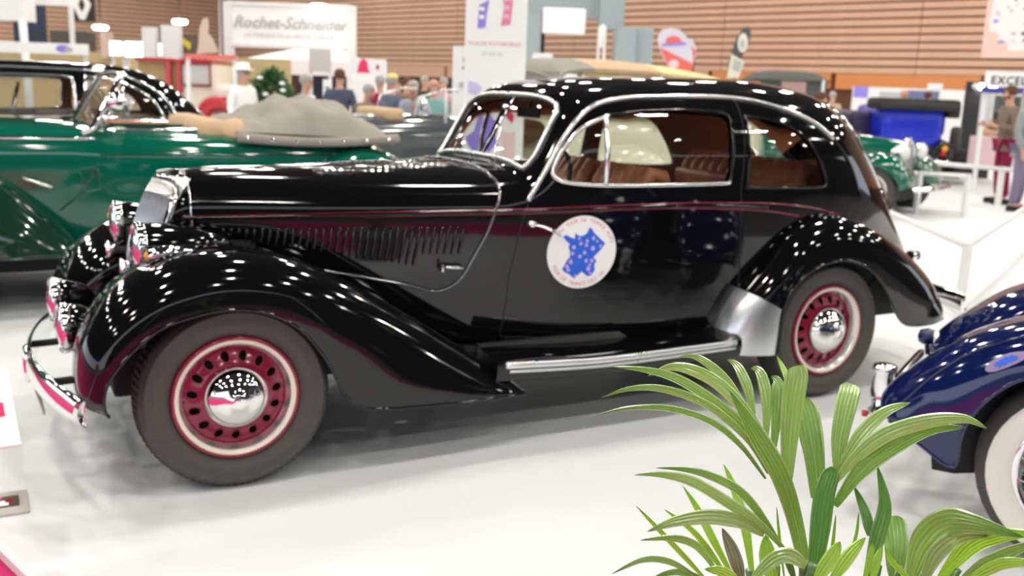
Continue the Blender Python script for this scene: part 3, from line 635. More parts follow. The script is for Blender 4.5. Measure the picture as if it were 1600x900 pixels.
# ------------------------------------------------------------------ slatted walls
m_slat = mat('larch_slat', (.62, .39, .27), .6, var=.08, scale=3); m_gap = mat('dark_wall_backing', (.12, .05, .03), .9); m_orange = mat('orange_wood_panel', (.62, .24, .08), .6, var=.1)
RC = Vector((27.5, 19.2, 0))-GD*22; CORNER = Vector((13.58, 63.98, 0)); LB = (CORNER-RC).length
def slat_wall(name, o, d, L, seg, rows, z0, pitch, hh):
    """local +y looks into the hall"""
    w_ = tag(obj(name, box(0, L, -.35, -.10, 0, 9.6), m_gap, None, smooth=False), kind='structure'); w_.location = o; w_.rotation_euler = (0, 0, math.atan2(d.y, d.x))
    n = int(round(L/seg)); s = L/n; me = None
    for r in range(rows):
        for k in range(n):
            so = obj('slat', me if me else box(.015, s-.015, -.10, .03, 0, hh), None if me else m_slat, w_, smooth=False); me = so.data
            so.location = (k*s, 0, z0+r*pitch)
    return w_
wb = slat_wall('wall_back', RC, GD, LB, 7.6, 26, 2.42, .268, .205)
me_ = None
for k in range(13):
    o = obj('wall_panel', box(.01, 5.0, -.10, .05, 1.86, 2.40), m_orange if k < 6 else m_slat, wb, smooth=False); o.location = (k*5.2, 0, 0)
wl = slat_wall('wall_left', CORNER, -GR, 48, 12, 26, 2.42, .268, .205)
m_navyw = mat('dark_blue_wall', (.03, .045, .09), .7)

# ------------------------------------------------------------------ boards, posts, beams placed by where they stand
def board(name, label, cat, x0, y0, x1, y1, d, th=.06, m='white', feet=True, parent=None, group=None, dx=0., bev=0.):
    """a panel facing the stand; pixel corners of its face, at a depth"""
    bl, br, tl = Wd(x0, y1, d), Wd(x1, y1, d+dx), Wd(x0, y0, d); h = Vector((br.x-bl.x, br.y-bl.y, 0)); wd = h.length; z0 = (bl.z+br.z)/2; z1 = z0+(tl.z-bl.z)
    ang = math.atan2(h.y, h.x)
    if z0 < .05: z0 = .0
    o = obj(name, box(-wd/2, wd/2, 0, th, 0, z1-z0, bev), m, parent, smooth=bool(bev)); o.location = ((bl.x+br.x)/2, (bl.y+br.y)/2, z0); o.rotation_euler = (0, 0, ang)
    if parent is None: tag(o, label, cat, group)
    if feet and z0 > .06:
        for s in (-1, 1): obj('post', box(s*wd*.46-.03, s*wd*.46+.03, .0+th, th+.06, -z0, (z1-z0)*.9), 'off', o, smooth=False)
    return o, wd, z1-z0
def deco(o, vf, m, name, dy=-.006): 
    q = obj(name, ([(p[0], p[1]+dy, p[2]) for p in vf[0]],)+tuple(vf[1:]), m, o, smooth=False); return q
def poly(pts): return [(x, 0, z) for x, z in pts], [tuple(range(len(pts)))]
def disc(cx, cz, r, n=20, sx=1.): return poly([(cx+r*sx*math.cos(2*PI*i/n), cz+r*math.sin(2*PI*i/n)) for i in range(n)])
def ring_flat(pts, pin):
    n = len(pts); return [(x, 0, z) for x, z in pts+pin], [(i, (i+1) % n, n+(i+1) % n, n+i) for i in range(n)]

# script sign on two white posts
s, wd, h = board('hanging_sign', 'long white sign with grey slanted script lettering between two tall white posts', 'sign', 357, 8, 549, 72, 21, .1, 'print_white', feet=False)
for k in (-1, 1): obj('sign_post', box(k*wd*.5-.09, k*wd*.5+.09, -.03, .15, -s.location.z, h+.02), 'off', s, smooth=False)
obj('sign_frame', join(box(-wd/2, wd/2, -.04, .1, h-.05, h+.03), box(-wd/2, wd/2, -.04, .1, -.05, .02)), 'off', s, smooth=False)
deco(s, move(text('Rochet-Schneider', .33, .35, bold=.007), (.0, 0, h*.42), s=1), 'print_grey', 'sign_lettering', -.02)
deco(s, move(text('LA MARQUE DE LA HAUTE QUALITE', .115, 0), (.0, 0, h*.20)), 'print_grey', 'sign_subtitle', -.02)

# tall white banner tower in front of the hall
s, wd, h = board('banner_tower', 'tall white exhibition banner with a blue and red emblem behind the black car windscreen', 'banner', 722, -70, 816, 250, 9.0, .25, 'print_white', feet=False)
s.scale = (1, 1, 1); zt = lambda py: (250-py)/320*h; xt = lambda px: (px-765)/96*wd
obj('banner_base', box(-wd*.55, wd*.55, -.08, .33, -s.location.z, .0), 'off', s, smooth=False)
deco(s, poly([(xt(736), zt(47)), (xt(748), zt(45)), (xt(750), zt(22)), (xt(753), zt(5)), (xt(738), zt(12))]), 'print_violet', 'emblem_blue')
deco(s, poly([(xt(772), zt(42)), (xt(787), zt(40)), (xt(790), zt(3)), (xt(776), zt(4)), (xt(776), zt(20))]), mat('print_rosered', (.85, .25, .42), .5), 'emblem_red')
for py, bx in ((18, 742), (30, 742)): deco(s, poly([(xt(bx-4), zt(py+3)), (xt(bx+4), zt(py+3)), (xt(bx+4), zt(py-3)), (xt(bx-4), zt(py-3))]), 'print_white', 'emblem_star', -.009)
for py in (15, 28): deco(s, poly([(xt(776), zt(py+3)), (xt(785), zt(py+3)), (xt(785), zt(py-3)), (xt(776), zt(py-3))]), mat('print_pale_rose', (.9, .5, .62), .5), 'emblem_bar', -.009)
arch = [(xt(763+13*math.cos(a)), .0, zt(5-16*math.sin(a))) for a in np.linspace(0, PI, 16)]
deco(s, tube(arch, .006, 4), 'print_violet', 'emblem_arch', -.005)
deco(s, move(text('VILLE DE AUTOMOBILES', .044, bold=.0006), (xt(763), 0, zt(72))), mat('print_faint_rose', (.85, .45, .5), .5), 'banner_lettering')
deco(s, move(text('ET DES 22', .042), (xt(760), 0, zt(88))), 'print_grey', 'banner_subtitle')
deco(s, poly([(xt(x), zt(y)) for x, y in ((722,215),(735,205),(742,178),(752,182),(758,176),(765,186),(772,190),(768,205),(772,222),(760,238),(748,232),(736,238),(726,228))]), 'print_violet', 'banner_map')
deco(s, poly([(xt(x), zt(y)) for x, y in ((724,128),(738,131),(746,138),(736,150),(724,146))]), mat('print_pale_violet', (.62, .56, .85), .5), 'banner_shape')
s2, wd, h = board('roll_up_banner', 'narrow white banner with a red mark, second panel seen through the windscreen', 'banner', 779, 150, 806, 262, 8.2, .05, 'print_white', feet=False)
deco(s2, poly([(-wd*.35, h*.80), (-wd*.1, h*.86), (wd*.3, h*.72), (wd*.2, h*.62), (-wd*.1, h*.70)]), 'print_red', 'banner_mark'); deco(s2, poly([(-wd*.4, h*.1), (wd*.4, h*.1), (wd*.4, h*.5), (-wd*.4, h*.5)]), mat('print_pale_pink', (.9, .66, .64), .5), 'banner_panel')
obj('banner_foot', box(-wd*.6, wd*.6, -.1, .15, -s2.location.z, 0), 'off', s2, smooth=False)

# grey steel portal
gp = thing('steel_portal', 'pale grey steel portal of columns and a high beam in front of the slatted wall', 'portal', tuple(Wz(880, 200)))
gp.location = (Wd(880, 300, 26).x, Wd(880, 300, 26).y, 0)
def portal_box(x0, y0, x1, y1, d, th, nm):
    o, a, b = board(nm, None, None, x0, y0, x1, y1, d, th, 'steel', feet=False); del_keys = None
    o.parent = gp; o.location = Vector(o.location)-Vector(gp.location); return o
portal_box(812, -60, 958, 28, 26, .6, 'beam'); portal_box(936, -60, 974, 46, 25.5, .6, 'column'); portal_box(945, 46, 974, 400, 25.6, .9, 'column'); portal_box(973, 47, 1000, 400, 25.8, .7, 'column'); portal_box(806, 26, 834, 400, 26, .6, 'column')
def simple(name, label, cat, x0, y0, x1, y1, d, m='white', th=.06, feet=True, **k): return board(name, label, cat, x0, y0, x1, y1, d, th, m, feet, **k)
s, wd, h = simple('light_box_sign', 'blank bright white sign on a thin black pole beside the grey portal', 'sign', 847, 13, 914, 53, 20, 'print_white', .15, False, bev=.04)
obj('pole', box(-wd*.5-.02, -wd*.5+.06, .1, .18, -s.location.z, h*.9), 'dark', s, smooth=False)
simple('notice_board', 'small grey-printed white notice above the black roof, right of the tower banner', 'board', 833, 83, 862, 104, 17, 'print_grey' if 0 else 'off')
simple('white_counter', 'blank white counter front above the black roof', 'counter', 830, 103, 871, 300, 15, 'print_white', .5, False)
simple('white_ledge', 'low white ledge between the counter and the tan canvas roof', 'counter', 862, 115, 905, 300, 17, 'print_white', .5, False)
simple('round_lamp_panel', 'slim tall white oval panel left of the grey column', 'panel', 936, 38, 946, 74, 22, 'print_white', .2, True, bev=.09)
s, wd, h = simple('exhibition_panel', 'grey-white exhibition panel half hidden by the tower banner', 'panel', 703, 73, 727, 300, 16, 'off', .08, False)
deco(s, box(wd*.1, wd*.5, -.01, 0, h*.84, h*.85), 'print_black', 'panel_line'); deco(s, disc(wd*.3, h*.90, .05), 'print_grey', 'panel_mark'); deco(s, disc(wd*.1, h*.72, .05), 'print_grey', 'panel_mark')

# feather flags
def feather(name, label, pts, d, cols, foot):
    """outline in pixels; extra flat shapes on it"""
    c0 = Wd(sum(p[0] for p in pts)/len(pts), sum(p[1] for p in pts)/len(pts), d); ax = Vector((_r.x, _r.y, 0)).normalized()
    P = []
    for x, y in pts: q = Wd(x, y, d)-c0; P.append((q.dot(ax), q.z))
    n = len(P); V = [(x, 0, z) for x, z in P]+[(x, .02, z) for x, z in P]
    o = obj(name, (V, [tuple(reversed(range(n))), tuple(range(n, 2*n))]+[(i, (i+1) % n, n+(i+1) % n, n+i) for i in range(n)]), cols[0], None, smooth=False)
    o.location = c0; o.rotation_euler = (0, 0, math.atan2(ax.y, ax.x)); tag(o, label, 'flag')
    for k, (pp, m) in enumerate(cols[1:]):
        Q = []
        for x, y in pp: q = Wd(x, y, d)-c0; Q.append((q.dot(ax), q.z))
        deco(o, poly(Q), m, 'flag_print', -.01-.004*k)
    q = Wd(*foot, d)-c0; obj('flag_pole', tube([(q.dot(ax), .03, q.z+.2), (q.dot(ax), .03, -c0.z)], .03, 6), 'dark', o)
    return o
ell = lambda cx, cy, a, b, n=24: [(cx+a*math.cos(2*PI*i/n), cy-b*math.sin(2*PI*i/n)) for i in range(n)]
m_coral = mat('coral_cloth', (.82, .16, .13), .8); m_lav = mat('lavender_cloth', (.70, .66, .76), .8)
feather('feather_flag', 'coral and lavender teardrop flag with a red half disc, over the black roof', [(1033,47),(1048,44),(1062,47),(1074,60),(1082,80),(1084,100),(1082,111),(1068,108),(1046,106),(1036,88),(1030,74),(1027,60)], 19,
 ['print_white' if 0 else m_lav, ([(1031,74),(1084,100),(1082,112),(1046,106)], m_coral), ([(1039,68),(1041,60),(1050,56),(1060,58),(1066,67)], m_coral), ([(1034,72),(1034,69),(1070,66),(1072,70)], 'print_violet'), (ell(1053, 100, 8, 7), mat('print_pale_rose2', (.88,.6,.66), .6))], (1066, 108))
feather('feather_flag', 'second coral flag behind the teardrop flag with the half disc', [(1072,62),(1080,60),(1087,72),(1088,88),(1084,96),(1080,80)], 20, [m_lav, ([(1080,72),(1087,80),(1085,95),(1082,90)], m_coral)], (1084, 92))
feather('feather_flag', 'narrow leaning charcoal flag with a cream oval, right of the coral flags', [(1160,44),(1168,42),(1172,50),(1170,70),(1160,88),(1154,122),(1137,122),(1140,95),(1144,80),(1150,60)], 19,
 [mat('charcoal_cloth', (.10, .10, .11), .8), ([(1143,84),(1164,96),(1156,122),(1137,122)], 'cream'), (ell(1160, 67, 8, 15), 'cream'), (ell(1159, 69, 4, 7), 'print_grey'), ([(1147,91),(1160,98),(1156,112),(1145,108)], 'print_grey')], (1150, 120))

# poster, kiosk and the things at the right
s, wd, h = simple('hanging_poster', 'large pale pink poster with white sketches hanging on the slatted wall at top right', 'poster', 1532, -90, 1680, 91, 28, mat('print_salmon', (.80, .56, .49), .6), .05, False, dx=-1.5)
random.seed(5)
obj('poster_cord', join(*[box(k*wd*.4-.01, k*wd*.4+.01, .01, .03, h, 9.6-s.location.z) for k in (-1, 1)]), 'dark', s, smooth=False)
X = lambda px: (px-1606)/148*wd; Zp = lambda py: (91-py)/181*h
cl = [(1545,-80),(1690,-80),(1690,80),(1575,80),(1572,66),(1556,62),(1553,52),(1541,50),(1540,38)]
deco(s, poly([(min(X(x), wd*.49), Zp(y)) for x, y in cl]), mat('print_sketch_white', (.78, .78, .78), .6), 'poster_sketch', -.004)
for k in range(16):
    x, y = random.uniform(1548, 1600), random.uniform(2, 72); deco(s, disc(X(x), Zp(y), random.uniform(.02, .05), 8, 1.6), ['print_grey', 'print_black', 'print_violet', 'print_pink'][k % 4], 'poster_mark', -.008)
s, wd, h = simple('stand_sign', 'white sign with wide-spaced black capitals above the head of the man in a tweed jacket', 'sign', 1541, 113, 1650, 137, 17, 'print_white', .08, True)
deco(s, move(text('EXCELSIOR', .19, bold=.004, space=1.15), (0, 0, h*.18)), 'print_black', 'sign_lettering', -.01)
obj('blue_band', box(-wd*.55, wd*.05, -.02, .06, -.10, -.01), 'print_violet' if 0 else mat('blue_band', (.05, .06, .35), .5), s, smooth=False)
k_, wd, h = simple('display_case', 'tall white glazed display case left of the man in a tweed jacket', 'cabinet', 1521, 146, 1564, 262, 20, 'off', .04, False)
for sx in (-1, 1): obj('case_side', box(sx*wd*.5-.03, sx*wd*.5+.03, -.5, .0, 0, h), 'off', k_, smooth=False)
for i in range(4): obj('shelf', box(-wd*.5, wd*.5, -.5, 0, h*(.36+.2*i), h*(.36+.2*i)+.03), 'off', k_, smooth=False)
obj('case_glass', box(-wd*.5, wd*.5, -.52, -.51, h*.3, h), 'glass', k_, smooth=False)
for i in range(6): obj('case_exhibit', move(lathe([(.0001, 0), (.07, 0), (.09, .08), (.05, .16), (.0001, .17)], 10, 'z'), (-wd*.3+wd*.3*(i % 3), -.25, h*(.36+.2*(i//3))+.03)), ['print_grey', 'steel', 'canvas'][i % 3], k_)
pk, wd, h = simple('pink_counter', 'pale pink block counter in front of the man in wine-red trousers', 'counter', 1530, 214, 1566, 262, 17.5, mat('pale_pink_laminate', (.74, .52, .54), .5), .5, False)
for (x, y, r, m, lb) in ((1552, 204, 10, 'tan', 'round beige bag on top of the pink counter'),): 
    q = Wd(x, 214, 17.7); b = obj('bag', lathe([(.0001, 0), (.11, .0), (.13, .09), (.10, .19), (.03, .24), (.0001, .25)], 16, 'z'), m); b.location = (q.x+.1, q.y+.15, pk.location.z+h); tag(b, lb, 'bag'); obj('bag_handle', tube([(.05*math.cos(a), 0, .22+.09*math.sin(a)) for a in np.linspace(0, PI, 10)], .012, 6), 'leather', b)
s, wd, h = simple('dark_stand_wall', 'dark stand back wall with a row of small lit spotlights, right of the blue car', 'wall panel', 1492, 128, 1540, 300, 21, 'print_black', .1, False)
for i in range(4): o = obj('spotlight', lathe([(.0001, -.05), (.05, -.045), (.07, 0), (.05, .04)], 10), mat_spot if i else None, s); o.location = (-wd*.3+i*wd*.2, -.05, h-.1)
s, wd, h = simple('stand_wall', 'white stand wall panel behind the blue car', 'wall panel', 1318, 138, 1500, 300, 27, 'off', .1, False)
deco(s, box(-wd*.5, -wd*.38, -.01, 0, h*.85, h), 'print_violet', 'panel_print'); deco(s, box(-wd*.05, wd*.22, -.01, 0, h*.86, h*.97), mat('print_slate', (.15, .17, .3), .5), 'panel_print'); deco(s, box(-wd*.28, -wd*.08, -.01, 0, h*.82, h*.94), 'print_grey', 'panel_print')
obj('panel_top', box(wd*.13, wd*.24, -.04, .1, h, h+.15), 'off', s, smooth=False)

# white rails on the right-hand stand
def rail(name, label, pts, hh, r=.022, mid=None):
    t = thing(name, label, 'railing', (pts[0].x, pts[0].y, 0)); o = pts[0]
    for a, b in zip(pts, pts[1:]):
        obj('top_rail', tube([a-o+Vector((0, 0, hh)), b-o+Vector((0, 0, hh))], r, 8), 'off', t)
        for z in (mid or []): obj('lower_rail', tube([a-o+Vector((0, 0, z)), b-o+Vector((0, 0, z))], r*.7, 8), 'off', t)
    for p in pts: obj('rail_post', box(p.x-o.x-r, p.x-o.x+r, p.y-o.y-r, p.y-o.y+r, 0, hh+r), 'off', t, smooth=False); 
    return t
P1 = Wz(1497, 500); P1.z = 0; P0 = Wz(1400, 437); P0.z = 0; P2 = P1+(Wz(1600, 400)-P1)*1.6; P2.z = 0
rail('low_railing', 'low white railing corner just behind the rear bumper of the black car', [P1+(P0-P1)*2.2, P1, P2], .55, .026, [.05])
def R0(px, py, z): q = Wz(px, py, z); q.z = 0; return q
rail('low_railing', 'short low white railing right of the green roadster', [R0(1400, 268, .57), R0(1438, 271, .57), R0(1513, 275, .57)], .57, .03, [.06])
rail('low_railing', 'long low white railing in front of the pink counter', [R0(1448, 254, .57), R0(1566, 264, .57), R0(1640, 271, .57)], .57, .035)

# things on the floor at the left edge
ib = thing('information_stand', 'white slanted information board on a flat grey base at the left edge', 'sign', tuple(Wz(4, 790)))
q = Wz(4, 790)
obj('base_plate', box(-.22, .085, -.11, .10, 0, .012, .004), mat('pale_grey_base', (.55, .52, .48), .4), ib)
obj('base_picture', box(-.20, .055, -.05, .045, .012, .016), mat('dark_print', (.05, .035, .02), .4), ib, smooth=False)
obj('picture_patch', join(box(-.1, .02, -.045, .0, .016, .018)), 'print_white', ib, smooth=False); obj('picture_patch', box(-.1, .0, .015, .04, .016, .018), 'print_red', ib, smooth=False); obj('picture_patch', box(.01, .035, -.02, .01, .016, .018), 'redlens', ib, smooth=False)
obj('pole', tube([(-.15, .05, .01), (-.15, .05, .12), Wd(-34, 645, 3.05)-q], .014, 8), 'off', ib)
bd = obj('slanted_board', box(-.32, .10, -.006, .006, -.14, .14, .003), 'print_white', ib); bd.location = Wd(-34, 645, 3.05)-q; bd.rotation_euler = (-.9, 0, .1)
deco(bd, box(-.22, -.04, -.002, 0, -.06, .06), mat('board_orange', (.80, .30, .12), .5), 'board_picture', -.008); deco(bd, box(.0, .07, -.002, 0, -.03, .02), 'print_red', 'board_picture', -.008)
# ------------------------------------------------------------------ the other cars
def local_poly(px, Y, t):  # pixel outline -> (x, z) on the plane Y
    return [((q := Wy(x, y, Y)).x-t.location.x, q.z) for x, y in px]
def skin_car(t, sh, x0, x1, low, wins=(), body='green', glassm='glass', cut=None, res=.07, frame='chrome', lin='lining', extra=()):
    c = sh.c; outer = [(x, z-sh.zb(x)) for x, z in low]; outer = [(x0, KV)]+outer+[(x1, KV)]+[(x, KV) for x in np.arange(x1-.1, x0, -.1)]
    regs = [('win%d' % i, param(sh, w_)) for i, w_ in enumerate(wins)]+([('cut', cut)] if cut else [])
    G = [(x, v) for x in np.arange(x0+res/2, x1, res) for v in np.arange(-.8, KV-.02, res*.8)]
    vs, fs, who = cdt_regions(outer, G, regs, res*.8)
    V3 = [sh.P(x, v) if v < KV-1e-5 else (x, c, sh.zc(x)) for x, v in vs]
    b = obj('body', both(orient(sub(V3, fs, who == 'body'), (c, .8)), c), [body, lin], t); solid(b, .03, -1, 1)
    for i, w_ in enumerate(wins):
        g = orient(sub([(x, y+.01, z) for x, y, z in V3], fs, who == 'win%d' % i), (c, .8))
        loop = [Vector(sh.P(p.x, sh.vz(p.x, p.y)))+Vector((0, -.003, 0)) for p in catmull([(a, b_, 0) for a, b_ in w_], 3, True)]
        for far in (0, 1):
            q = obj('window_pane', mirror(g, c) if far else g, glassm, b)
            fr = tube(loop, .014, 6, True); obj('window_frame', mirror(fr, c) if far else fr, frame, q)
    return b
def plain_wheel(parent, loc, R=.36, white=False, m='chrome', W=1, far=False, spokes=False):
    o = obj('tyre', tyre(R, R*.62, white, 40), ['rubber', 'white_rubber', 'tread'], parent); o.location = loc
    if far: o.rotation_euler = (0, 0, PI)
    if not spokes: obj('wheel_disc', lathe([(R*.63, .01), (R*.58, .02), (R*.4, .0), (R*.3, -.01), (R*.28, -.03), (.0001, -.05)], 28), m, o)
    return o

# green convertible
def green():
    t = thing('convertible_car', 'green open vintage car with a folded grey hood, behind the black saloon', 'car', (0, 3.4, 0))
    sh = Shell(.8, b=[(-2.9,.45),(-1.6,.22),(-.3,.06),(.6,.0),(1.4,.04),(1.9,.16),(2.2,.36),(2.42,.79)], zc=[(-2.9,1.18),(-1.0,1.25),(-.3,1.24),(.0,1.21),(.9,1.20),(1.5,1.20),(1.9,1.12),(2.2,.96),(2.38,.72),(2.42,.6)],
      zb=[(-2.9,.85),(0,.92),(1.6,.92),(2.1,.75),(2.42,.5)], n=[(-2.9,2.8),(0,4),(1.6,3.4),(2.42,2.4)], tuck=.1)
    cut = [(.02, .50), (.02, KV+.01), (1.10, KV+.01), (1.10, .50)]; cut = [(x, min(v, KV-.0005)) for x, v in cut]
    skin_car(t, sh, -2.9, 2.41, [(-2.9, .5), (-.5, .38), (.5, .34), (1.8, .36), (2.38, .45)], (), 'green', cut=cut, res=.06, lin='tan')
    vr = .50
    rim = [Vector(sh.P(x, vr))+Vector((0, 0, .01)) for x in np.linspace(.02, 1.10, 14)]
    for far in (0, 1):
        m_ = (lambda p: Vector((p.x, 1.6-p.y, p.z))) if far else (lambda p: p)
        obj('cockpit_rail', tube([m_(p) for p in rim], .018, 6), 'chrome', t); obj('wood_cap', tube([m_(p+Vector((0, .05, -.015))) for p in rim], .03, 6), 'wood', t)
    obj('cockpit_floor', box(.02, 1.1, .1, 1.5, .45, .48), 'leather', t, smooth=False)
    obj('inner_door', box(.05, 1.1, 1.38, 1.42, .5, 1.17), 'wood', t, smooth=False)
    for y0 in (.16, .84): obj('seat_back', box(.55, .80, y0, y0+.60, .5, 1.27, .08), 'tan', t)
    o = obj('rear_seat', lathe([(.0001, -.2), (.1, -.19), (.2, -.1), (.22, .05), (.0001, .12)], 16, 'z'), 'tan', t); o.location = (.86, .35, 1.17); o.scale = (.9, 1.2, .9)
    # folded hood
    rnd = random.Random(3); top = pch([(0,.0),(.08,.06),(.18,.10),(.30,.20),(.42,.245),(.62,.25),(.75,.22),(.86,.13),(.97,.05),(1,.0)])
    def hd(u, v):
        x = .82+1.15*u; e = math.sin(PI*v)**.35 if 0 < v < 1 else 0
        z = 1.165-.06*u**3+top(u)*e*(1-.18*v)+(.022*math.sin(9*v+14*u)+.016*math.sin(31*u-9*v)+.010*math.sin(53*u+17*v)+.012*abs(math.sin(22*v+6*u)))*e*min(1, 8*u)
        return Vector((x, .0+1.6*v+(.02 if v < .5 else -.02), z))
    o = obj('folded_hood', grid(hd, 40, 26), 'canvas', t); solid(o, .03, -1)
    obj('hood_binding', tube([(x, -.005, 1.155-.03*math.sin((x-.82)*2.7)) for x in np.linspace(.80, 2.0, 24)], .035, 8), 'canvas', t)
    for k in range(7):
        s_ = obj('hood_stud', lathe([(.0001, -.012), (.012, -.008), (.014, 0)], 10), 'chrome', t); x = .86+k*.175; s_.location = (x, -.045, 1.155-.03*math.sin((x-.82)*2.7))
    # windscreen
    ws = [(-.20, .08, 1.17), (-.13, .09, 1.20), (.06, .16, 1.53), (.08, .24, 1.56), (.08, 1.36, 1.56), (.06, 1.44, 1.53), (-.13, 1.51, 1.20)]
    f_ = obj('windscreen_frame', tube(ws, .024, 8), 'chrome', t); obj('windscreen_glass', ([ws[1], ws[2], ws[5], ws[6]], [(0, 1, 2, 3)]), 'glass', f_, smooth=False)
    obj('spot_lamp', move(lathe([(.0001, -.08), (.05, -.06), (.075, 0), (.07, .02), (.0001, .03)], 20, 'x'), (.02, .02, 1.38), rz=.3), 'chrome', t); obj('lamp_stalk', tube([(.02, .02, 1.36), (-.08, .06, 1.22)], .01, 6), 'chrome', t)
    obj('waist_trim', tube([Vector(sh.P(x, sh.vz(x, 1.135)))+Vector((0, -.006, 0)) for x in np.linspace(-2.8, -.12, 20)], .014, 6), 'chrome', t)
    obj('waist_seam', tube([Vector(sh.P(x, sh.vz(x, 1.03)))+Vector((0, .0, 0)) for x in np.linspace(-.1, 2.1, 30)], .006, 5), 'dkgreen', t)
    for pts in (((-.10, 1.14), (-.12, .95), (-.22, .78), (-.36, .66)), ((.93, 1.13), (.94, .8), (.96, .5))):
        obj('door_seam', tube([Vector(sh.P(x, sh.vz(x, z)))+Vector((0, -.001, 0)) for x, z in pts], .006, 5), 'dkgreen', t)
    fr = [(-.22, .94), (-.12, .94), (-.10, .80), (-.21, .79)]
    obj('vent_flap', tube([Vector(sh.P(x, sh.vz(x, z)))+Vector((0, -.004, 0)) for x, z in densify(fr, .04)], .007, 6, True), 'green', t)
    obj('bonnet_handle', tube([(-.57, -.0+sh.y(-.57, .86)-.03, .88), (-.40, sh.y(-.4, .82)-.03, .82)], .014, 8), 'chrome', t)
    for x, z in ((-.1, .70), (-.1, .62)): obj('hinge', move(lathe([(.0001, -.03), (.022, -.02), (.025, 0)], 10), (x+.16, sh.y(x, z), z)), 'chrome', t)
    K = [(-2.05,.1,.45),(-2.0,.1,.75),(-1.75,.1,.98),(-1.35,.1,1.05),(-1.0,.1,1.0),(-.70,.1,.88),(-.48,.1,.70),(-.32,.1,.52),(-.22,.1,.41)]
    E = [(-1.95,-.2,.42),(-1.85,-.25,.62),(-1.65,-.25,.76),(-1.35,-.25,.80),(-1.05,-.25,.62),(-.92,-.25,.43),(-.7,-.25,.405),(-.48,-.22,.40),(-.24,-.18,.395)]
    I = [(-1.9,.5,.45),(-1.85,.5,.65),(-1.65,.5,.80),(-1.35,.48,.86),(-1.0,.42,.84),(-.7,.34,.75),(-.48,.28,.62),(-.32,.2,.5),(-.22,.16,.42)]
    wing_objs(Wing(E, K, I), t, 'dkgreen', .8, 'front_wing')
    K = [(1.05,.1,.45),(1.2,.1,.75),(1.42,.1,.98),(1.7,.1,1.08),(2.0,.1,1.02),(2.28,.12,.80),(2.5,.16,.5)]
    E = [(1.3,-.1,.40),(1.32,-.12,.55),(1.48,-.12,.72),(1.7,-.12,.78),(1.95,-.12,.66),(2.1,-.1,.48),(2.4,-.05,.42)]
    I = [(1.1,.35,.45),(1.25,.3,.7),(1.45,.28,.9),(1.72,.3,.98),(2.0,.38,.93),(2.26,.45,.74),(2.45,.5,.5)]
    wing_objs(Wing(E, K, I), t, 'green', .8, 'rear_wing')
    for x in (-1.38, 1.72): plain_wheel(t, (x, -.12, .36)); plain_wheel(t, (x, 1.72, .36), far=True)
    obj('running_board', box(-.4, 1.3, -.15, .12, .36, .40, .01), 'dark', t); obj('chassis', box(-2.6, 2.2, .3, 1.3, .22, .5), 'dark', t, smooth=False)
green()

def black_behind():
    Y0 = 6.0; t = thing('vintage_saloon', 'black saloon with chrome-framed windows parked behind the green open car', 'car', (0, Y0, 0))
    sh = Shell(.82, b=[(-3.6,.4),(-2,.1),(0,.05),(.7,.12),(1.1,.25),(1.5,.5),(1.75,.81)], zc=[(-3.6,1.1),(-2.5,1.2),(-2.1,1.25),(-1.75,1.55),(-1.3,1.62),(-.6,1.65),(.15,1.655),(.50,1.62),(.80,1.52),(1.05,1.34),(1.25,1.15),(1.55,.85),(1.75,.6)],
      zb=[(-3.6,.9),(-2,1.05),(.7,1.05),(1.1,.85),(1.5,.6),(1.75,.4)], n=[(-3.6,2.8),(-1,3.2),(.7,3),(1.75,2.3)])
    A = [(-.95,1.46),(-.9,1.52),(-.3,1.53),(-.06,1.52),(-.02,1.47),(-.02,1.24),(-.06,1.19),(-.9,1.17),(-.95,1.22)]
    B = [(.07,1.21),(.08,1.50),(.12,1.52),(.32,1.50),(.52,1.43),(.66,1.32),(.73,1.20),(.70,1.16),(.12,1.17)]
    skin_car(t, sh, -3.6, 1.75, [(-3.6,.5),(-2,.4),(1,.4),(1.7,.42)], (A, B), 'black', res=.06)
    obj('gutter_trim', tube([Vector(sh.P(p.x, sh.vz(p.x, p.y)))+Vector((0, -.008, 0)) for p in catmull([(-1.6,1.50,0),(-.9,1.585,0),(0,1.585,0),(.35,1.56,0),(.62,1.46,0),(.80,1.30,0),(.88,1.12,0)], 5)], .02, 6), 'chrome', t)
    obj('quarter_bar', tube([Vector(sh.P(x, sh.vz(x, z)))+Vector((0, -.006, 0)) for x, z in ((.42, 1.18), (.39, 1.47))], .02, 6), 'chrome', t)
    obj('chassis', box(-3.2, 1.4, .3, 1.3, .22, .6), 'dark', t, smooth=False); obj('seat', box(-.3, 1.0, .3, 1.3, .6, 1.2, .1), 'lining', t)
    for x in (-2.6, .6): plain_wheel(t, (x, 0, .36)); plain_wheel(t, (x, 1.64, .36), far=True)
    obj('steering_wheel', tube([(-.5+.05*math.sin(a), .5+.2*math.cos(a), 1.25+.2*math.sin(a)) for a in np.linspace(0, 2*PI, 21)[:-1]], .012, 6, True), 'chrome', t)
black_behind()

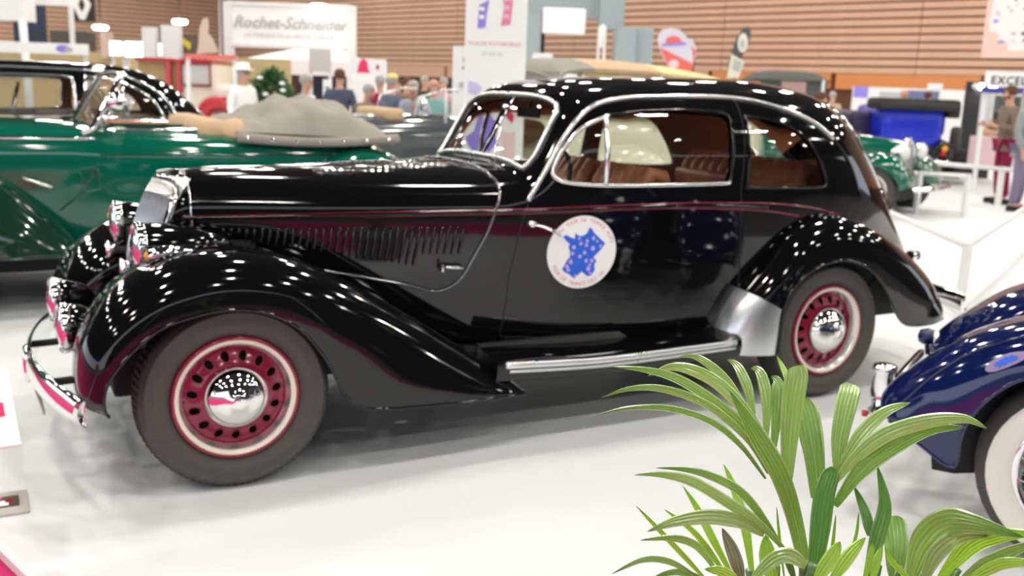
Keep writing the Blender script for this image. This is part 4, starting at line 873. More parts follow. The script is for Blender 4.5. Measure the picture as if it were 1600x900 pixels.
def yellow():
    Y0 = 4.3; xa = Wy(870, 110, Y0).x; t = thing('touring_car', 'pale yellow vintage tourer with a tan canvas roof, seen over and through the black saloon', 'car', (xa, Y0, 0))
    sh = Shell(.8, b=[(0,.1),(1.5,.05),(2.6,.2),(3.0,.5)], zc=[(0,1.30),(2.6,1.30),(2.95,1.2),(3.0,1.1)], zb=[(0,1.0),(3.0,1.0)], n=[(0,6),(3.0,5)])
    cut = [(.1, .55), (.1, KV-.0005), (2.6, KV-.0005), (2.6, .55)]
    skin_car(t, sh, -.02, 3.0, [(-.02, .5), (3.0, .45)], (), 'yellow', cut=cut, res=.1, lin='lining')
    X = lambda px: Wy(px, 110, Y0).x-xa
    zr = pch([(0, 1.70), (.12, 1.80), (.5, 1.835), (.95, 1.83), (1.5, 1.80), (2.0, 1.74), (2.6, 1.62)])
    def roof(u, v): x = 2.55*u; e = 1-abs(2*v-1)**3; return Vector((x, .0+1.6*v, zr(x)-.10*(1-e)))
    for a, b, m in ((0, .16, 'canvas'), (.16, .46, 'tan'), (.46, 1, mat('yellow_canvas', (.72, .62, .30), .8))):
        o = obj('roof_canvas', grid(lambda u, v: roof(a+(b-a)*u, v), 10, 12), m, t); solid(o, .03, -1)
    obj('roof_valance', box(0, .04, .02, 1.58, 1.56, 1.72), 'canvas', t, smooth=False)
    for x in (.06, 1.2, 2.45):
        for y in (.06, 1.54): obj('roof_post', box(x-.02, x+.02, y-.02, y+.02, 1.2, zr(x)-.08), 'yellow', t, smooth=False)
    K = [(-1.6,.1,.5),(-1.5,.1,.85),(-1.2,.1,1.05),(-.85,.1,1.02),(-.5,.1,.8),(-.2,.1,.5),(0,.08,.38)]; E = [(-1.5,-.1,.45),(-1.42,-.12,.68),(-1.18,-.12,.80),(-.9,-.12,.76),(-.68,-.12,.5),(-.4,-.1,.36),(0,-.08,.34)]; I = [(-1.5,.45,.5),(-1.45,.45,.75),(-1.2,.42,.95),(-.85,.38,.9),(-.5,.3,.7),(-.2,.22,.45),(0,.18,.38)]
    SH = lambda L: [(x+1.95, y, z) for x, y, z in L]
    wing_objs(Wing(SH(E), SH(K), SH(I)), t, 'yellow', .8, 'front_wing')
    for x in (.85, 2.6): plain_wheel(t, (x, -.05, .38), .38); plain_wheel(t, (x, 1.65, .38), .38, far=True)
    obj('chassis', box(.0, 2.9, .3, 1.3, .25, .55), 'dark', t, smooth=False)
    obj('seat_back', box(1.9, 2.2, .25, 1.35, .8, 1.35, .08), 'leather', t)
yellow()

def grey_car():
    Y0 = 7.4; q = Wy(600, 200, Y0); t = thing('open_tourer', 'dark grey open car with a raised pale windscreen behind the tail of the green car', 'car', (q.x, Y0, 0))
    sh = Shell(.75, b=[(-2.2,.2),(-1,.05),(1.0,.1),(2.2,.3),(2.6,.6)], zc=[(-2.2,1.0),(-1,1.15),(0,1.18),(.6,1.2),(1.6,1.16),(2.2,1.1),(2.6,.95)], zb=[(-2.2,.8),(2.6,.8)], n=[(-2.2,3),(2.6,3)])
    skin_car(t, sh, -2.2, 2.6, [(-2.2,.45),(2.6,.45)], (), 'grey', res=.1)
    pl = [(Wy(x, y, Y0+.2).x-q.x, .1 if k else .1, Wy(x, y, Y0+.2).z) for k, (x, y) in enumerate([(642,180),(650,152),(690,140),(712,142)])]
    far = [(p[0]+.0, 1.4, p[2]) for p in pl]
    f_ = obj('windscreen_frame', tube([pl[0], pl[1], pl[2], pl[3]], .014, 6), 'alu', t); obj('windscreen_frame', tube([far[0], far[1], far[2], far[3]], .014, 6), 'alu', t)
    obj('windscreen_glass', ([pl[0], pl[1], far[1], far[0]], [(0, 1, 2, 3)]), 'glass', f_, smooth=False)
    obj('windscreen_post', tube([(pl[1][0]+.35, .1, 1.1), (pl[1][0]+.35, .1, 1.5)], .014, 6), 'off', t)
    obj('head_rest', box(.1, .35, .2, 1.3, 1.1, 1.26, .06), 'tan', t)
    for x in (-1.5, 1.9): plain_wheel(t, (x, -.02, .35)); plain_wheel(t, (x, 1.52, .35), far=True)
    obj('chassis', box(-2, 2.3, .3, 1.2, .25, .6), 'dark', t, smooth=False)
    obj('mirror_lamp', move(lathe([(.0001, -.05), (.07, -.03), (.08, 0), (.0001, .05)], 14, 'x'), (.5, .0, 1.32)), 'chrome', t); obj('lamp_stalk', tube([(.5, 0, 1.3), (.5, .1, 1.15)], .015, 6), 'chrome', t)
grey_car()

def green_roadster():
    n = Wz(1420, 326); n.z = 0; t = thing('roadster', 'small green roadster nose-on with two round chrome headlamps, behind the tail of the black saloon', 'car', tuple(n), math.radians(112))
    # local +x runs from the nose to the tail, y across, centred on .7
    t.location = n-Vector((math.cos(math.radians(112)-PI/2+PI), math.sin(math.radians(112)-PI/2+PI), 0))*0
    sh = Shell(.7, b=[(-.1,.50),(.6,.40),(1.6,.15),(3.2,.1),(3.8,.5)], zc=[(-.1,1.0),(.5,1.06),(1.6,1.12),(3.0,1.0),(3.8,.6)], zb=[(-.1,.8),(3.8,.5)], n=[(-.1,2.4),(3.8,3)])
    skin_car(t, sh, -.1, 3.8, [(-.1,.4),(3.8,.4)], (), 'green', res=.1)
    gr = [(-.16, .7-.17, .42), (-.15, .7-.18, .85), (-.12, .7-.1, 1.0), (-.12, .7, 1.03), (-.12, .8, 1.0), (-.15, .88, .85), (-.16, .87, .42)]
    g = obj('grille_surround', tube(catmull(gr, 4), .03, 8), 'chrome', t)
    obj('radiator_core', box(-.13, -.08, .54, .86, .4, .98), 'off', t, smooth=False)
    for k in range(11): obj('grille_bar', box(-.16, -.13, .555+k*.029, .563+k*.029, .42, .97-.0), 'alu', g, smooth=False)
    for y in (.34, 1.06):
        o = obj('headlamp', lathe([(.0001, -.05), (.08, -.04), (.125, 0), (.12, .05), (.06, .16), (.0001, .2)], 24, 'x'), 'chrome', t); o.location = (-.2, y, .86); obj('lamp_lens', lathe([(.0001, -.07), (.09, -.05), (.12, -.005)], 20, 'x'), 'off', o)
    K = [(-.42,.1,.42),(-.40,.1,.60),(-.2,.1,.80),(.1,.1,.86),(.5,.1,.76),(.9,.1,.5),(1.1,.1,.35)]; E = [(-.34,-.1,.38),(-.3,-.12,.5),(-.12,-.12,.64),(.1,-.12,.68),(.35,-.12,.5),(.5,-.12,.32),(1.1,-.1,.3)]; I = [(-.3,.40,.42),(-.28,.45,.56),(-.1,.46,.7),(.1,.46,.76),(.5,.42,.68),(.9,.3,.46),(1.1,.25,.35)]
    wing_objs(Wing(E, K, I), t, 'green', .7, 'front_wing')
    for x in (.08, 2.8): plain_wheel(t, (x, -.02, .34)); plain_wheel(t, (x, 1.42, .34), far=True)
    obj('front_bumper', tube([(-.5, -.05, .40), (-.6, .3, .40), (-.62, .7, .40), (-.6, 1.1, .40), (-.5, 1.45, .40)], .045, 8, flat=.4), 'chrome', t)
    obj('windscreen_frame', tube([(1.5, .2, 1.08), (1.62, .22, 1.4), (1.62, 1.18, 1.4), (1.5, 1.2, 1.08)], .02, 6), 'chrome', t)
    obj('chassis', box(-.2, 3.5, .3, 1.1, .2, .5), 'dark', t, smooth=False)
green_roadster()

def blue_car():
    d = 19.; q = Wd(1418, 262, d); yaw = math.atan2(_r.y, _r.x)
    t = thing('vintage_tourer', 'bright blue vintage tourer seen from behind with its black hood folded', 'car', (q.x, q.y, 0), yaw)
    k = d/FPX; X = lambda px: (px-1418)*k; h0 = 157.
    Z = lambda py: CAM.z-(py-156.)*k
    obj('body', box(X(1368), X(1466), -.1, 1.5, Z(228), Z(165), .16), 'blue', t)
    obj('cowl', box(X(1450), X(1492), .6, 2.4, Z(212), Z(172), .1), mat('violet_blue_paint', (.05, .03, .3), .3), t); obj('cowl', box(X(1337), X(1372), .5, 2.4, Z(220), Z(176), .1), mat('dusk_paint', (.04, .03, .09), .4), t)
    def hood(u, v):
        x = X(1352)+(X(1488)-X(1352))*u; e = (1-abs(2*u-1)**6); a = v*2*PI
        return Vector((x, .1+.32*math.cos(a), Z(165)+(.13+.02*math.sin(20*u))*e*math.sin(a)+.015))
    obj('folded_hood', box(X(1354), X(1485), -.2, .42, Z(172), Z(154), .09), 'blackcanvas', t)
    obj('hood_fold', tube([(X(1360), -.2, Z(166)), (X(1420), -.24, Z(165)), (X(1480), -.2, Z(167))], .07, 8), 'blackcanvas', t)
    obj('hood_end', box(X(1470), X(1488), -.1, .3, Z(182), Z(160), .05), 'blackcanvas', t)
    obj('tail_panel', box(X(1375), X(1458), -.02, .3, Z(236), Z(226), .03), 'grey', t)
    def wl(px, py, rx, ry, nm='tyre'):
        R = ry*k; o = obj(nm, tyre(R, R*.6, False, 36), ['rubber', 'white_rubber', 'tread'], t); o.location = (X(px), .4, Z(py)); o.rotation_euler = (0, 0, math.radians(65)); obj('wheel_disc', lathe([(R*.62, .02), (R*.3, .0), (.0001, -.04)], 20), 'print_black', o); return o
    wl(1508, 228, 14, 33); wl(1352, 236, 12, 30)
    o = obj('rear_wing', join(tube([(X(1455), .2, Z(262)), (X(1458), .0, Z(235)), (X(1466), -.05, Z(222)), (X(1476), -.02, Z(225)), (X(1484), .1, Z(262))], .12, 10)), 'black', t)
    obj('tail_lamp', move(lathe([(.0001, -.05), (.05, -.04), (.06, .0), (.0001, .05)], 14), (X(1466), -.18, Z(228))), 'amber', t); obj('tail_lamp', move(lathe([(.0001, -.05), (.05, -.04), (.06, .0), (.0001, .05)], 14), (X(1464), -.18, Z(236))), 'redlens', t)
    obj('rear_bumper', tube([(X(1450), -.2, Z(246)), (X(1464), -.3, Z(250)), (X(1478), -.2, Z(246))], .05, 8), 'chrome', t)
    obj('chassis', join(box(X(1375), X(1530), -.0, 2.2, Z(258), Z(232)), box(X(1480), X(1500), -.0, .3, Z(275), Z(240)), box(X(1425), X(1445), .0, .3, 0, Z(240))), 'dark', t, smooth=False)
    obj('axle', tube([(X(1352), .4, Z(240)), (X(1508), .4, Z(240))], .05, 6), 'dark', t)
    obj('side_screen', box(X(1312), X(1332), 1.4, 1.45, Z(190), Z(166), .01), 'glass', t); obj('scuttle', box(X(1310), X(1340), 1.4, 2.6, 0.3, Z(188), .1), 'grey', t)
blue_car()

def canopy_car():
    d = 19.; q = Wd(1232, 240, d); yaw = math.atan2(_r.y, _r.x); k = d/FPX
    t = thing('closed_car', 'closed car with a dark grey fabric roof above the rear of the black roof', 'car', (q.x, q.y, 0), yaw)
    X = lambda px: (px-1232)*k; Z = lambda py: CAM.z-(py-149.)*k
    def rf(u, v): x = X(1176)+(X(1286)-X(1176))*u; e = 1-abs(2*u-1)**5; f_ = 1-abs(2*v-1)**5; return Vector((x, 1.5*v, Z(128)+(Z(114)-Z(128))*e*f_))
    o = obj('roof', grid(rf, 20, 12), 'greycanvas', t); solid(o, .04, -1)
    obj('rear_panel', box(X(1180), X(1284), .03, .12, .5, Z(124), .03), 'greycanvas', t); obj('window_pane', box(X(1212), X(1250), .0, .02, Z(148), Z(128)), mat('pinkish_curtain', (.45, .28, .26), .6), t, smooth=False)
    obj('side_pillar', box(X(1274), X(1278), -.02, .03, Z(160), Z(124)), 'off', t, smooth=False)
    obj('body', box(X(1182), X(1282), .1, 1.5, .3, 1.4, .1), 'greycanvas', t)
    for x in (1195, 1270): plain_wheel(t, (X(x), .2, .38)).rotation_euler = (0, 0, PI/2)
canopy_car()

def red_car():
    d = 18.; q = Wd(330, 190, d); yaw = math.atan2(_r.y, _r.x); k = d/FPX
    t = thing('vintage_limousine', 'red and cream vintage car with round headlamps behind the black saloon at left', 'car', (q.x, q.y, 0), yaw)
    X = lambda px: (px-330)*k; Z = lambda py: CAM.z-(py-117.5)*k
    obj('cab_side', box(X(216), X(284), .1, .2, Z(150), Z(98)), mat('ochre_inside', (.42, .28, .12), .6), t, smooth=False)
    for x in (262, 279): obj('cab_post', box(X(x), X(x+7), -.02, .08, Z(190), Z(97)), 'red', t, smooth=False)
    obj('cab_panel', box(X(232), X(284), .0, 1.5, Z(190), Z(140), .05), 'red', t)
    obj('cab_roof', box(X(215), X(336), -.05, 1.55, Z(99), Z(94), .02), 'red', t)
    obj('window_pane', box(X(288), X(328), -.0, .03, Z(132), Z(103)), mat('silver_pane', (.55, .52, .52), .2), t, smooth=False); obj('window_frame', tube([(X(286), -.02, Z(134)), (X(286), -.02, Z(101)), (X(331), -.02, Z(101)), (X(331), -.02, Z(134))], .03, 4, True), mat('dull_red_paint', (.30, .05, .05), .4), t)
    obj('body', box(X(284), X(334), .04, 1.5, Z(175), Z(101), .04), 'cream', t)
    obj('bonnet', box(X(286), X(386), .1, 1.3, Z(175), Z(131), .12), mat('cream_white_paint', (.85, .78, .74), .25), t)
    K = [(X(320), -.1, Z(178)), (X(330), -.1, Z(163)), (X(352), -.1, Z(160)), (X(372), -.1, Z(168)), (X(384), -.1, Z(182))]
    obj('front_wing', tube(catmull(K, 4), .13, 10), 'red', t)
    obj('front_wing', tube(catmull([(X(414), -.1, Z(182)), (X(420), -.1, Z(168)), (X(432), -.1, Z(168)), (X(442), 0, Z(180))], 4), .10, 10), 'red', t)
    for x, y in ((372, 155), (399, 155)):
        o = obj('headlamp', lathe([(.0001, -.1), (.09, -.09), (.13, -.02), (.12, .06), (.0001, .14)], 20), 'chrome', t); o.location = (X(x), -.25, Z(y)); obj('lamp_lens', lathe([(.0001, -.12), (.09, -.1), (.11, -.07)], 16), 'off', o)
    obj('radiator', box(X(376), X(393), -.12, .1, Z(185), Z(148), .04), 'print_black', t)
    obj('apron', box(X(387), X(415), -.14, .1, Z(189), Z(162), .04), 'red', t)
    for x in (345, 430): o = plain_wheel(t, (X(x), -.05, .4), .4); 
    obj('chassis', box(X(240), X(430), .1, 1.2, .3, .7), 'dark', t, smooth=False)
red_car()

# navy car at the right edge
def navy():
    rz = math.radians(-60); root = Wd(1700, 738, 3.32)
    t = thing('roadster', 'dark navy vintage roadster with a whitewall wire wheel at the right edge', 'car', (root.x, root.y, 0), rz)
    c = .62
    K = [(-.69,.08,.46),(-.69,.10,.50),(-.65,.10,.56),(-.55,.10,.66),(-.42,.10,.765),(-.24,.10,.85),(-.03,.10,.905),(.15,.10,.91),(.40,.10,.84),(.65,.10,.68),(.9,.1,.48)]
    E = [(-.64,-.02,.43),(-.52,-.06,.375),(-.40,-.09,.33),(-.385,-.10,.46),(-.33,-.10,.58),(-.22,-.10,.685),(-.03,-.10,.735),(.13,-.10,.71),(.28,-.10,.60),(.38,-.10,.45),(.60,-.1,.3)]
    I = [(-.56,.36,.46),(-.54,.40,.50),(-.48,.42,.56),(-.38,.44,.64),(-.28,.44,.72),(-.15,.44,.79),(0,.44,.82),(.16,.42,.82),(.40,.38,.76),(.65,.32,.62),(.9,.26,.46)]
    wing_objs(Wing(E, K, I, p=2.3), t, 'navy', c, 'front_wing')
    W_ = Wing(E, K, I, p=2.3)
    obj('wing_moulding', tube([W_.at(u, .55, .002) for u in np.linspace(.13, .62, 30)], .006, 6), 'navy', t)
    sh = Shell(c, b=[(-.3,.50),(.6,.3),(1.6,.05),(3.0,.05),(3.6,.3)], zc=[(-.3,.95),(.8,1.0),(1.5,1.02),(3,1.0),(3.6,.7)], zb=[(-.3,.8),(3.6,.6)], n=[(-.3,2.6),(3.6,3)])
    skin_car(t, sh, -.2, 3.6, [(-.2,.45),(3.6,.4)], (), 'navy', res=.1)
    o = obj('wing_lamp', lathe([(.0001, -.035), (.025, -.028), (.035, 0), (.028, .026), (.0001, .05)], 20, 'x'), 'navy', t); o.location = (-.60, .36, .675); obj('lamp_rim', lathe([(.024, .026), (.03, .034), (.022, .045)], 20, 'x'), 'chrome', o); obj('lamp_foot', tube([(0, 0, -.02), (.01, 0, -.07)], .01, 6), 'navy', o)
    bp = obj('front_bumper', tube([(-.72, .40+y*.62, .44) for y in np.linspace(0, 1, 12)], .035, 10, flat=.6), 'black', t)
    for y in (.36, ): 
        q = obj('over_rider', move(lathe([(.001, -.11), (.045, -.105), (.05, -.085), (.036, -.07), (.048, 0), (.036, .07), (.05, .085), (.045, .105), (.001, .11)], 24, 'z'), (-.74, y, .43)), 'chrome', bp)
    obj('bumper_lens', move(lathe([(.0001, 0), (.012, 0), (.014, .02), (.0001, .02)], 10, 'z'), (-.80, .36, .31)), 'redlens', bp)
    wn = thing  # wire wheel
    for yy, far in ((0, 0), (2*c, 1)):
        o = plain_wheel(t, (0, yy, .345), .352, True, far=far, spokes=True)
        R = .218; obj('rim', lathe([(R+.012, -.004), (R+.006, -.014), (R-.006, -.014), (R-.016, -.004), (R-.022, .02), (R-.03, .03), (R-.03, .09), (R+.0, .1)], 48), 'chrome', o)
        obj('hub', lathe([(.05, .09), (.05, .02), (.035, -.01), (.035, -.035), (.0001, -.05)], 24), 'chrome', o)
        if not far:
            me = None
            for k in range(60):
                a = 2*PI*k/60; b_ = a+(.5 if k % 2 else -.5); y0 = (.0, .07)[(k//2) % 2]
                obj('spoke', tube([(.045*math.cos(b_), y0, .045*math.sin(b_)), ((R-.025)*math.cos(a), .045, (R-.025)*math.sin(a))], .003, 5), 'chrome', o)
    obj('chassis', box(-.2, 3.3, .3, c*2-.3, .22, .5), 'dark', t, smooth=False); obj('wheel_arch_liner', tube([(.33*math.cos(a)*1.15, .22, .345+.33*math.sin(a)*1.2) for a in np.linspace(-.2, PI+.25, 20)], .10, 8, flat=1.6), 'dark', t)
    for far in (0,): plain_wheel(t, (2.7, 0, .345), .352, True)
    st = [W_.at(.615, .72, .003)]
    # sticker on the wing: small pale oval with a blue map
    cu, ca = min(((u/60, a/30) for u in range(15, 60) for a in range(6, 40)), key=lambda k: (lambda d: (d-ray(1568, 563)*(d.dot(_f))).length)(t.matrix_basis @ W_.at(*k)-CAM))
    def patch(fu, r, off):
        n = 24; P = [W_.at(cu+(r*math.cos(2*PI*i/n))*.042*(fu[i % len(fu)] if fu else 1), ca+(r*math.sin(2*PI*i/n))*.085*(fu[i % len(fu)] if fu else 1), off) for i in range(n)]; cc = W_.at(cu, ca, off)
        vf = [cc]+P, [(0, 1+(i+1) % n, 1+i) for i in range(n)]; return vf
    s_ = obj('wing_sticker', patch(None, 1, .002), mat('print_mauve', (.30, .24, .42), .4), t, label='pale oval sticker with a blue map'); obj('sticker_map', patch([1, .7, .95, .8, 1.1, .75], .6, .0035), 'print_blue', s_)
navy()
# ------------------------------------------------------------------ people
def skin_mesh(name, J, B, sub=1):
    """J name -> (x, y, z, rx, ry); B pairs of names; the first joint is the root"""
    names = list(J); idx = {n: i for i, n in enumerate(names)}; me = bpy.data.meshes.new(name)
    me.from_pydata([J[n][:3] for n in names], [(idx[a], idx[b]) for a, b in B], []); o = bpy.data.objects.new(name, me); sc.collection.objects.link(o)
    o.modifiers.new('skin', 'SKIN')
    if not me.skin_vertices: return me
    for i, n in enumerate(names): me.skin_vertices[0].data[i].radius = (J[n][3], J[n][4]); me.skin_vertices[0].data[i].use_root = i == 0
    o.modifiers['skin'].use_smooth_shade = True
    m = o.modifiers.new('sub', 'SUBSURF'); m.levels = m.render_levels = sub
    r = bpy.data.meshes.new_from_object(o.evaluated_get(bpy.context.evaluated_depsgraph_get())); bpy.data.objects.remove(o); r.shade_smooth(); return r
_pc = {}
def pose_meshes(pose):
    if pose in _pc: return _pc[pose]
    bend = {'stand': 0, 'lean': .28, 'read': .05, 'walk': 0}[pose]
    T = lambda x, y, z: (x, y-(z-.95)*bend if z > .95 else y, z)   # faces -y
    J = {'pelvis': T(0, 0, .95)+(.14, .10), 'waist': T(0, 0, 1.10)+(.125, .095), 'chest': T(0, 0, 1.30)+(.15, .11), 'neck0': T(0, .01, 1.47)+(.06, .06), 'neck': T(0, 0, 1.53)+(.052, .055),
         'jaw': T(0, -.025, 1.60)+(.062, .075), 'skull': T(0, -.005, 1.67)+(.075, .092), 'crown': T(0, .0, 1.735)+(.05, .065), 'nose': T(0, -.115, 1.635)+(.013, .016)}
    B = [('pelvis', 'waist'), ('waist', 'chest'), ('chest', 'neck0'), ('neck0', 'neck'), ('neck', 'jaw'), ('jaw', 'skull'), ('skull', 'crown'), ('jaw', 'nose')]
    for s, k in ((-1, 'l'), (1, 'r')):
        up = pose == 'read' or (pose == 'lean')
        J['sh'+k] = T(s*.185, .01, 1.41)+(.055, .055); J['el'+k] = T(s*.25, .03 if not up else -.02, 1.14)+(.043, .043)
        wr = T(s*.16, -.24, 1.16) if up else T(s*.26, -.07, .90); J['wr'+k] = wr+(.028, .028)
        hd = (wr[0]-s*.03, wr[1]-.07, wr[2]+.03) if up else (wr[0], wr[1]-.02, wr[2]-.07); J['pa'+k] = hd+(.022, .036)
        B += [('chest', 'sh'+k), ('sh'+k, 'el'+k), ('el'+k, 'wr'+k), ('wr'+k, 'pa'+k)]
        for f in range(4):
            dl = (.078, .088, .083, .068)[f]; off = -.027+.018*f
            tip = (hd[0]-s*.01, hd[1]-dl, hd[2]+off) if up else (hd[0]-s*.008, hd[1]+off-.01, hd[2]-dl)
            J['f%d%s' % (f, k)] = tip+(.0085, .0085); B.append(('pa'+k, 'f%d%s' % (f, k)))
        J['th'+k] = ((hd[0]-s*.02, hd[1]-.03, hd[2]+.05) if up else (hd[0]-s*.01, hd[1]-.055, hd[2]-.02))+(.010, .010); B.append(('pa'+k, 'th'+k))
        fw = (-.16 if s > 0 else .14) if pose == 'walk' else 0
        J['hp'+k] = (s*.095, .0, .90, .085, .09); J['kn'+k] = (s*.10, fw*.5-.015, .50, .057, .06); J['an'+k] = (s*.105, fw+.03, .09, .038, .042); J['to'+k] = (s*.115, fw-.14, .035, .042, .032)
        B += [('pelvis', 'hp'+k), ('hp'+k, 'kn'+k), ('kn'+k, 'an'+k), ('an'+k, 'to'+k)]
    body = skin_mesh('body', J, B)
    up_ = {n: J[n][:3]+(J[n][3]+.028, J[n][4]+.026) for n in ('pelvis', 'waist', 'chest')}
    up_['chest'] = J['chest'][:3]+(.165, .125); up_['col'] = J['neck0'][:3]+(.075, .075)
    for k in 'lr':
        for n, r in (('sh', .072), ('el', .058), ('wr', .044)): up_[n+k] = J[n+k][:3]+(r, r)
    up_['hem'] = (0, .0, .86, .17, .125)
    jk = skin_mesh('jacket', up_, [('pelvis', 'waist'), ('waist', 'chest'), ('chest', 'col'), ('pelvis', 'hem')]+[(a+k, b+k) for k in 'lr' for a, b in (('sh', 'el'), ('el', 'wr'))]+[('chest', 'sh'+k) for k in 'lr'])
    lo = {'pelvis': (0, 0, .95, .15, .11)}
    for k in 'lr':
        for n, r in (('hp', .10), ('kn', .078), ('an', .066)): lo[n+k] = J[n+k][:3]+(r, r)
    tr = skin_mesh('trousers', lo, [('pelvis', 'hp'+k) for k in 'lr']+[(a+k, b+k) for k in 'lr' for a, b in (('hp', 'kn'), ('kn', 'an'))])
    s0 = Vector(J['skull'][:3])
    hv, hf = lathe([(.0001, .092), (.045, .083), (.078, .052), (.089, .01), (.084, -.035), (.07, -.06)], 20, 'z')[:2]
    hair = ([(x*.98, y*1.12+.016, z+.02) for x, y, z in hv], hf)
    hair = [Vector(p)+s0 for p in hair[0]], [f for f in hair[1] if not all(hair[0][i][1] < -.04 and hair[0][i][2] < .045 for i in f)]
    eyes = join(*[move(lathe([(.0001, -.012), (.010, -.006), (.011, .004), (.0001, .01)], 8), s0+Vector((s*.03, -.088, -.005))) for s in (-1, 1)])
    shoes = join(*[move(box(-.045, .045, -.16, .10, 0, .085, .02), (J['to'+k][0], J['an'+k][1]-.04, 0)) for k in 'lr'])
    beard = [Vector(p)+s0+Vector((0, -.03, -.07)) for p in move(lathe([(.0001, -.05), (.045, -.04), (.065, -.01), (.062, .02)], 16, 'z'))[0]], lathe([(.0001, -.05), (.045, -.04), (.065, -.01), (.062, .02)], 16, 'z')[1]
    _pc[pose] = dict(body=body, jacket=jk, trousers=tr, hair=hair, eyes=eyes, shoes=shoes, beard=beard, mats={}); return _pc[pose]
def cloth(c, nm='cloth'): return mat(nm, c, .85, var=.12, scale=14)
def person(px, pytop, d, label, top, legs, hair='hair_grey', pose='stand', rz=0, extra=None, beard=False):
    q = Wd(px, pytop, d); H = max(q.z, 1.2); s = H/1.77; P = pose_meshes(pose)
    t = thing('person', label, 'person', (q.x, q.y, 0), rz); t.scale = (s, s, s)
    def cp(n, m, sm=True):
        me = P[n].copy() if isinstance(P[n], bpy.types.Mesh) else P[n]; return obj(n, me, m, t)
    cp('body', 'skin'); cp('jacket', top); cp('trousers', legs); cp('hair', hair); cp('eyes', 'void'); cp('shoes', 'dark')
    if beard: cp('beard', hair)
    if extra: extra(t)
    return t
GRP = None
person(475, 116, 14, 'grey-haired man in a pale blue open jacket and white shirt beside the bush', cloth((.22, .33, .38)), 'dark', rz=.7, extra=lambda t: obj('shirt', box(-.06, .07, -.165, -.06, .98, 1.46, .03), 'print_white', t), pose='read')
person(531, 108, 15, 'person in a dark blue knitted vest right of the slim white panel', cloth((.07, .08, .14)), 'dark', 'hair_brown', rz=2.6)
person(563, 131, 13.5, 'man in an olive brown jacket leaning forward, head lowered', cloth((.16, .13, .09)), cloth((.03, .04, .12)), rz=.4, pose='lean')
person(594, 118, 16, 'person in a burgundy coat seen from behind', cloth((.30, .01, .08)), cloth((.30, .01, .08)), rz=3.0)
person(613, 117, 14.5, 'person in a grey-blue coat with a pale yellow cap', cloth((.14, .16, .24)), 'dark', rz=1.9, extra=lambda t: obj('cap', move(lathe([(.0001, .06), (.06, .05), (.10, .0), (.10, -.02)], 16, 'z'), (0, 0, 1.74)), cloth((.75, .68, .25)), t))
person(636, 121, 18, 'person in a brown coat behind the grey open car', cloth((.26, .15, .10)), 'dark', 'hair_brown', rz=.5)
person(650, 126, 14, 'person in a pale blue shirt bending over the grey open car', cloth((.45, .5, .62)), 'dark', rz=-.6, pose='lean')
person(664, 119, 20, 'person in a dark coat with white hair, farther off', cloth((.05, .05, .06)), 'dark', rz=.2)
person(678, 125, 15, 'bald person in a teal and grey pullover left of the tower banner', cloth((.22, .42, .40)), 'dark', 'skin', rz=-.3)
person(693, 121, 19, 'person in a pale pink top close to the tower banner', cloth((.55, .4, .4)), 'dark', rz=-1)
person(583, 126, 21, 'distant person in a light grey coat under the red bell sign', cloth((.4, .4, .42)), 'dark', rz=0)
person(622, 126, 22, 'distant person in black between the coats', cloth((.03, .03, .03)), 'dark', 'hair_brown', rz=0)
person(380, 104, 15, 'person dressed in white with a broad white hat left of the bush', 'print_white', 'print_white', rz=.5, extra=lambda t: obj('hat', move(lathe([(.0001, .10), (.09, .09), (.10, .0), (.17, -.01), (.17, -.02)], 20, 'z'), (0, 0, 1.74)), 'print_white', t))
person(231, 94, 20, 'grey-haired person whose head shows over the black saloon roof at left', cloth((.3, .1, .1)), 'dark', rz=0)
person(254, 92, 24, 'balding person beside the red cab, seen over the black saloon roof', cloth((.55, .5, .5)), 'dark', 'skin', rz=1)
person(1302, 143, 24.5, 'person in a beige coat between the black tail and the blue car', cloth((.56, .42, .27)), 'dark', rz=2)
person(1284, 144, 17, 'person in a dark blue coat half hidden by the black roof', cloth((.08, .09, .2)), 'dark', 'hair_brown', rz=1)
person(1414, 141, 22, 'person in a dark coat behind the blue car, left head of two', cloth((.08, .06, .07)), 'dark', 'skin', rz=2)
person(1451, 143, 22, 'person with brown hair behind the blue car, right head of two', cloth((.1, .08, .1)), 'dark', 'hair_brown', rz=2)
person(1584, 134, 15.5, 'bearded man in a tweed jacket and wine-red trousers looking down', cloth((.20, .145, .11)), cloth((.24, .005, .06)), 'hair_brown', 'read', rz=-2.06, beard=True)
person(1612, 138, 14.5, 'person in grey with violet-grey trousers cut by the right edge', cloth((.3, .31, .33)), cloth((.2, .17, .27)), rz=.3)

# ------------------------------------------------------------------ stands at the left
def slab_thing(name, label, cat, x0, y0, x1, y1, d, m, th=.3, feet=False, **k): return board(name, label, cat, x0, y0, x1, y1, d, th, m, feet, **k)
s, wd, h = slab_thing('stand_fascia', 'white overhead stand fascia at the top left corner on slanting white posts', 'fascia', -60, -40, 37, 31, 22, 'print_white', .6)
for x, y in ((40, 92), ): pass
obj('fascia_post', tube([(wd*.48, .0, 0), (wd*.53, 0, -s.location.z)], .09, 8), 'off', s)
s, wd, h = slab_thing('stand_beam', 'thin white beam from the corner fascia to the diamond sign', 'beam', 40, -4, 112, 8, 23, 'print_white', .2)
obj('beam_post', box(wd*.42, wd*.5, 0, .1, -1.0, 0), 'off', s, smooth=False); obj('beam_hanger', box(wd*.4-.02, wd*.4+.02, .05, .09, h, 9.6-s.location.z), 'dark', s, smooth=False); obj('beam_hanger', box(-wd*.4-.02, -wd*.4+.02, .05, .09, h, 9.6-s.location.z), 'dark', s, smooth=False)
s, wd, h = slab_thing('diamond_sign', 'black square sign with a hollow white diamond emblem, hanging at top left', 'sign', 112, -18, 147, 34, 24, 'print_black', .1)
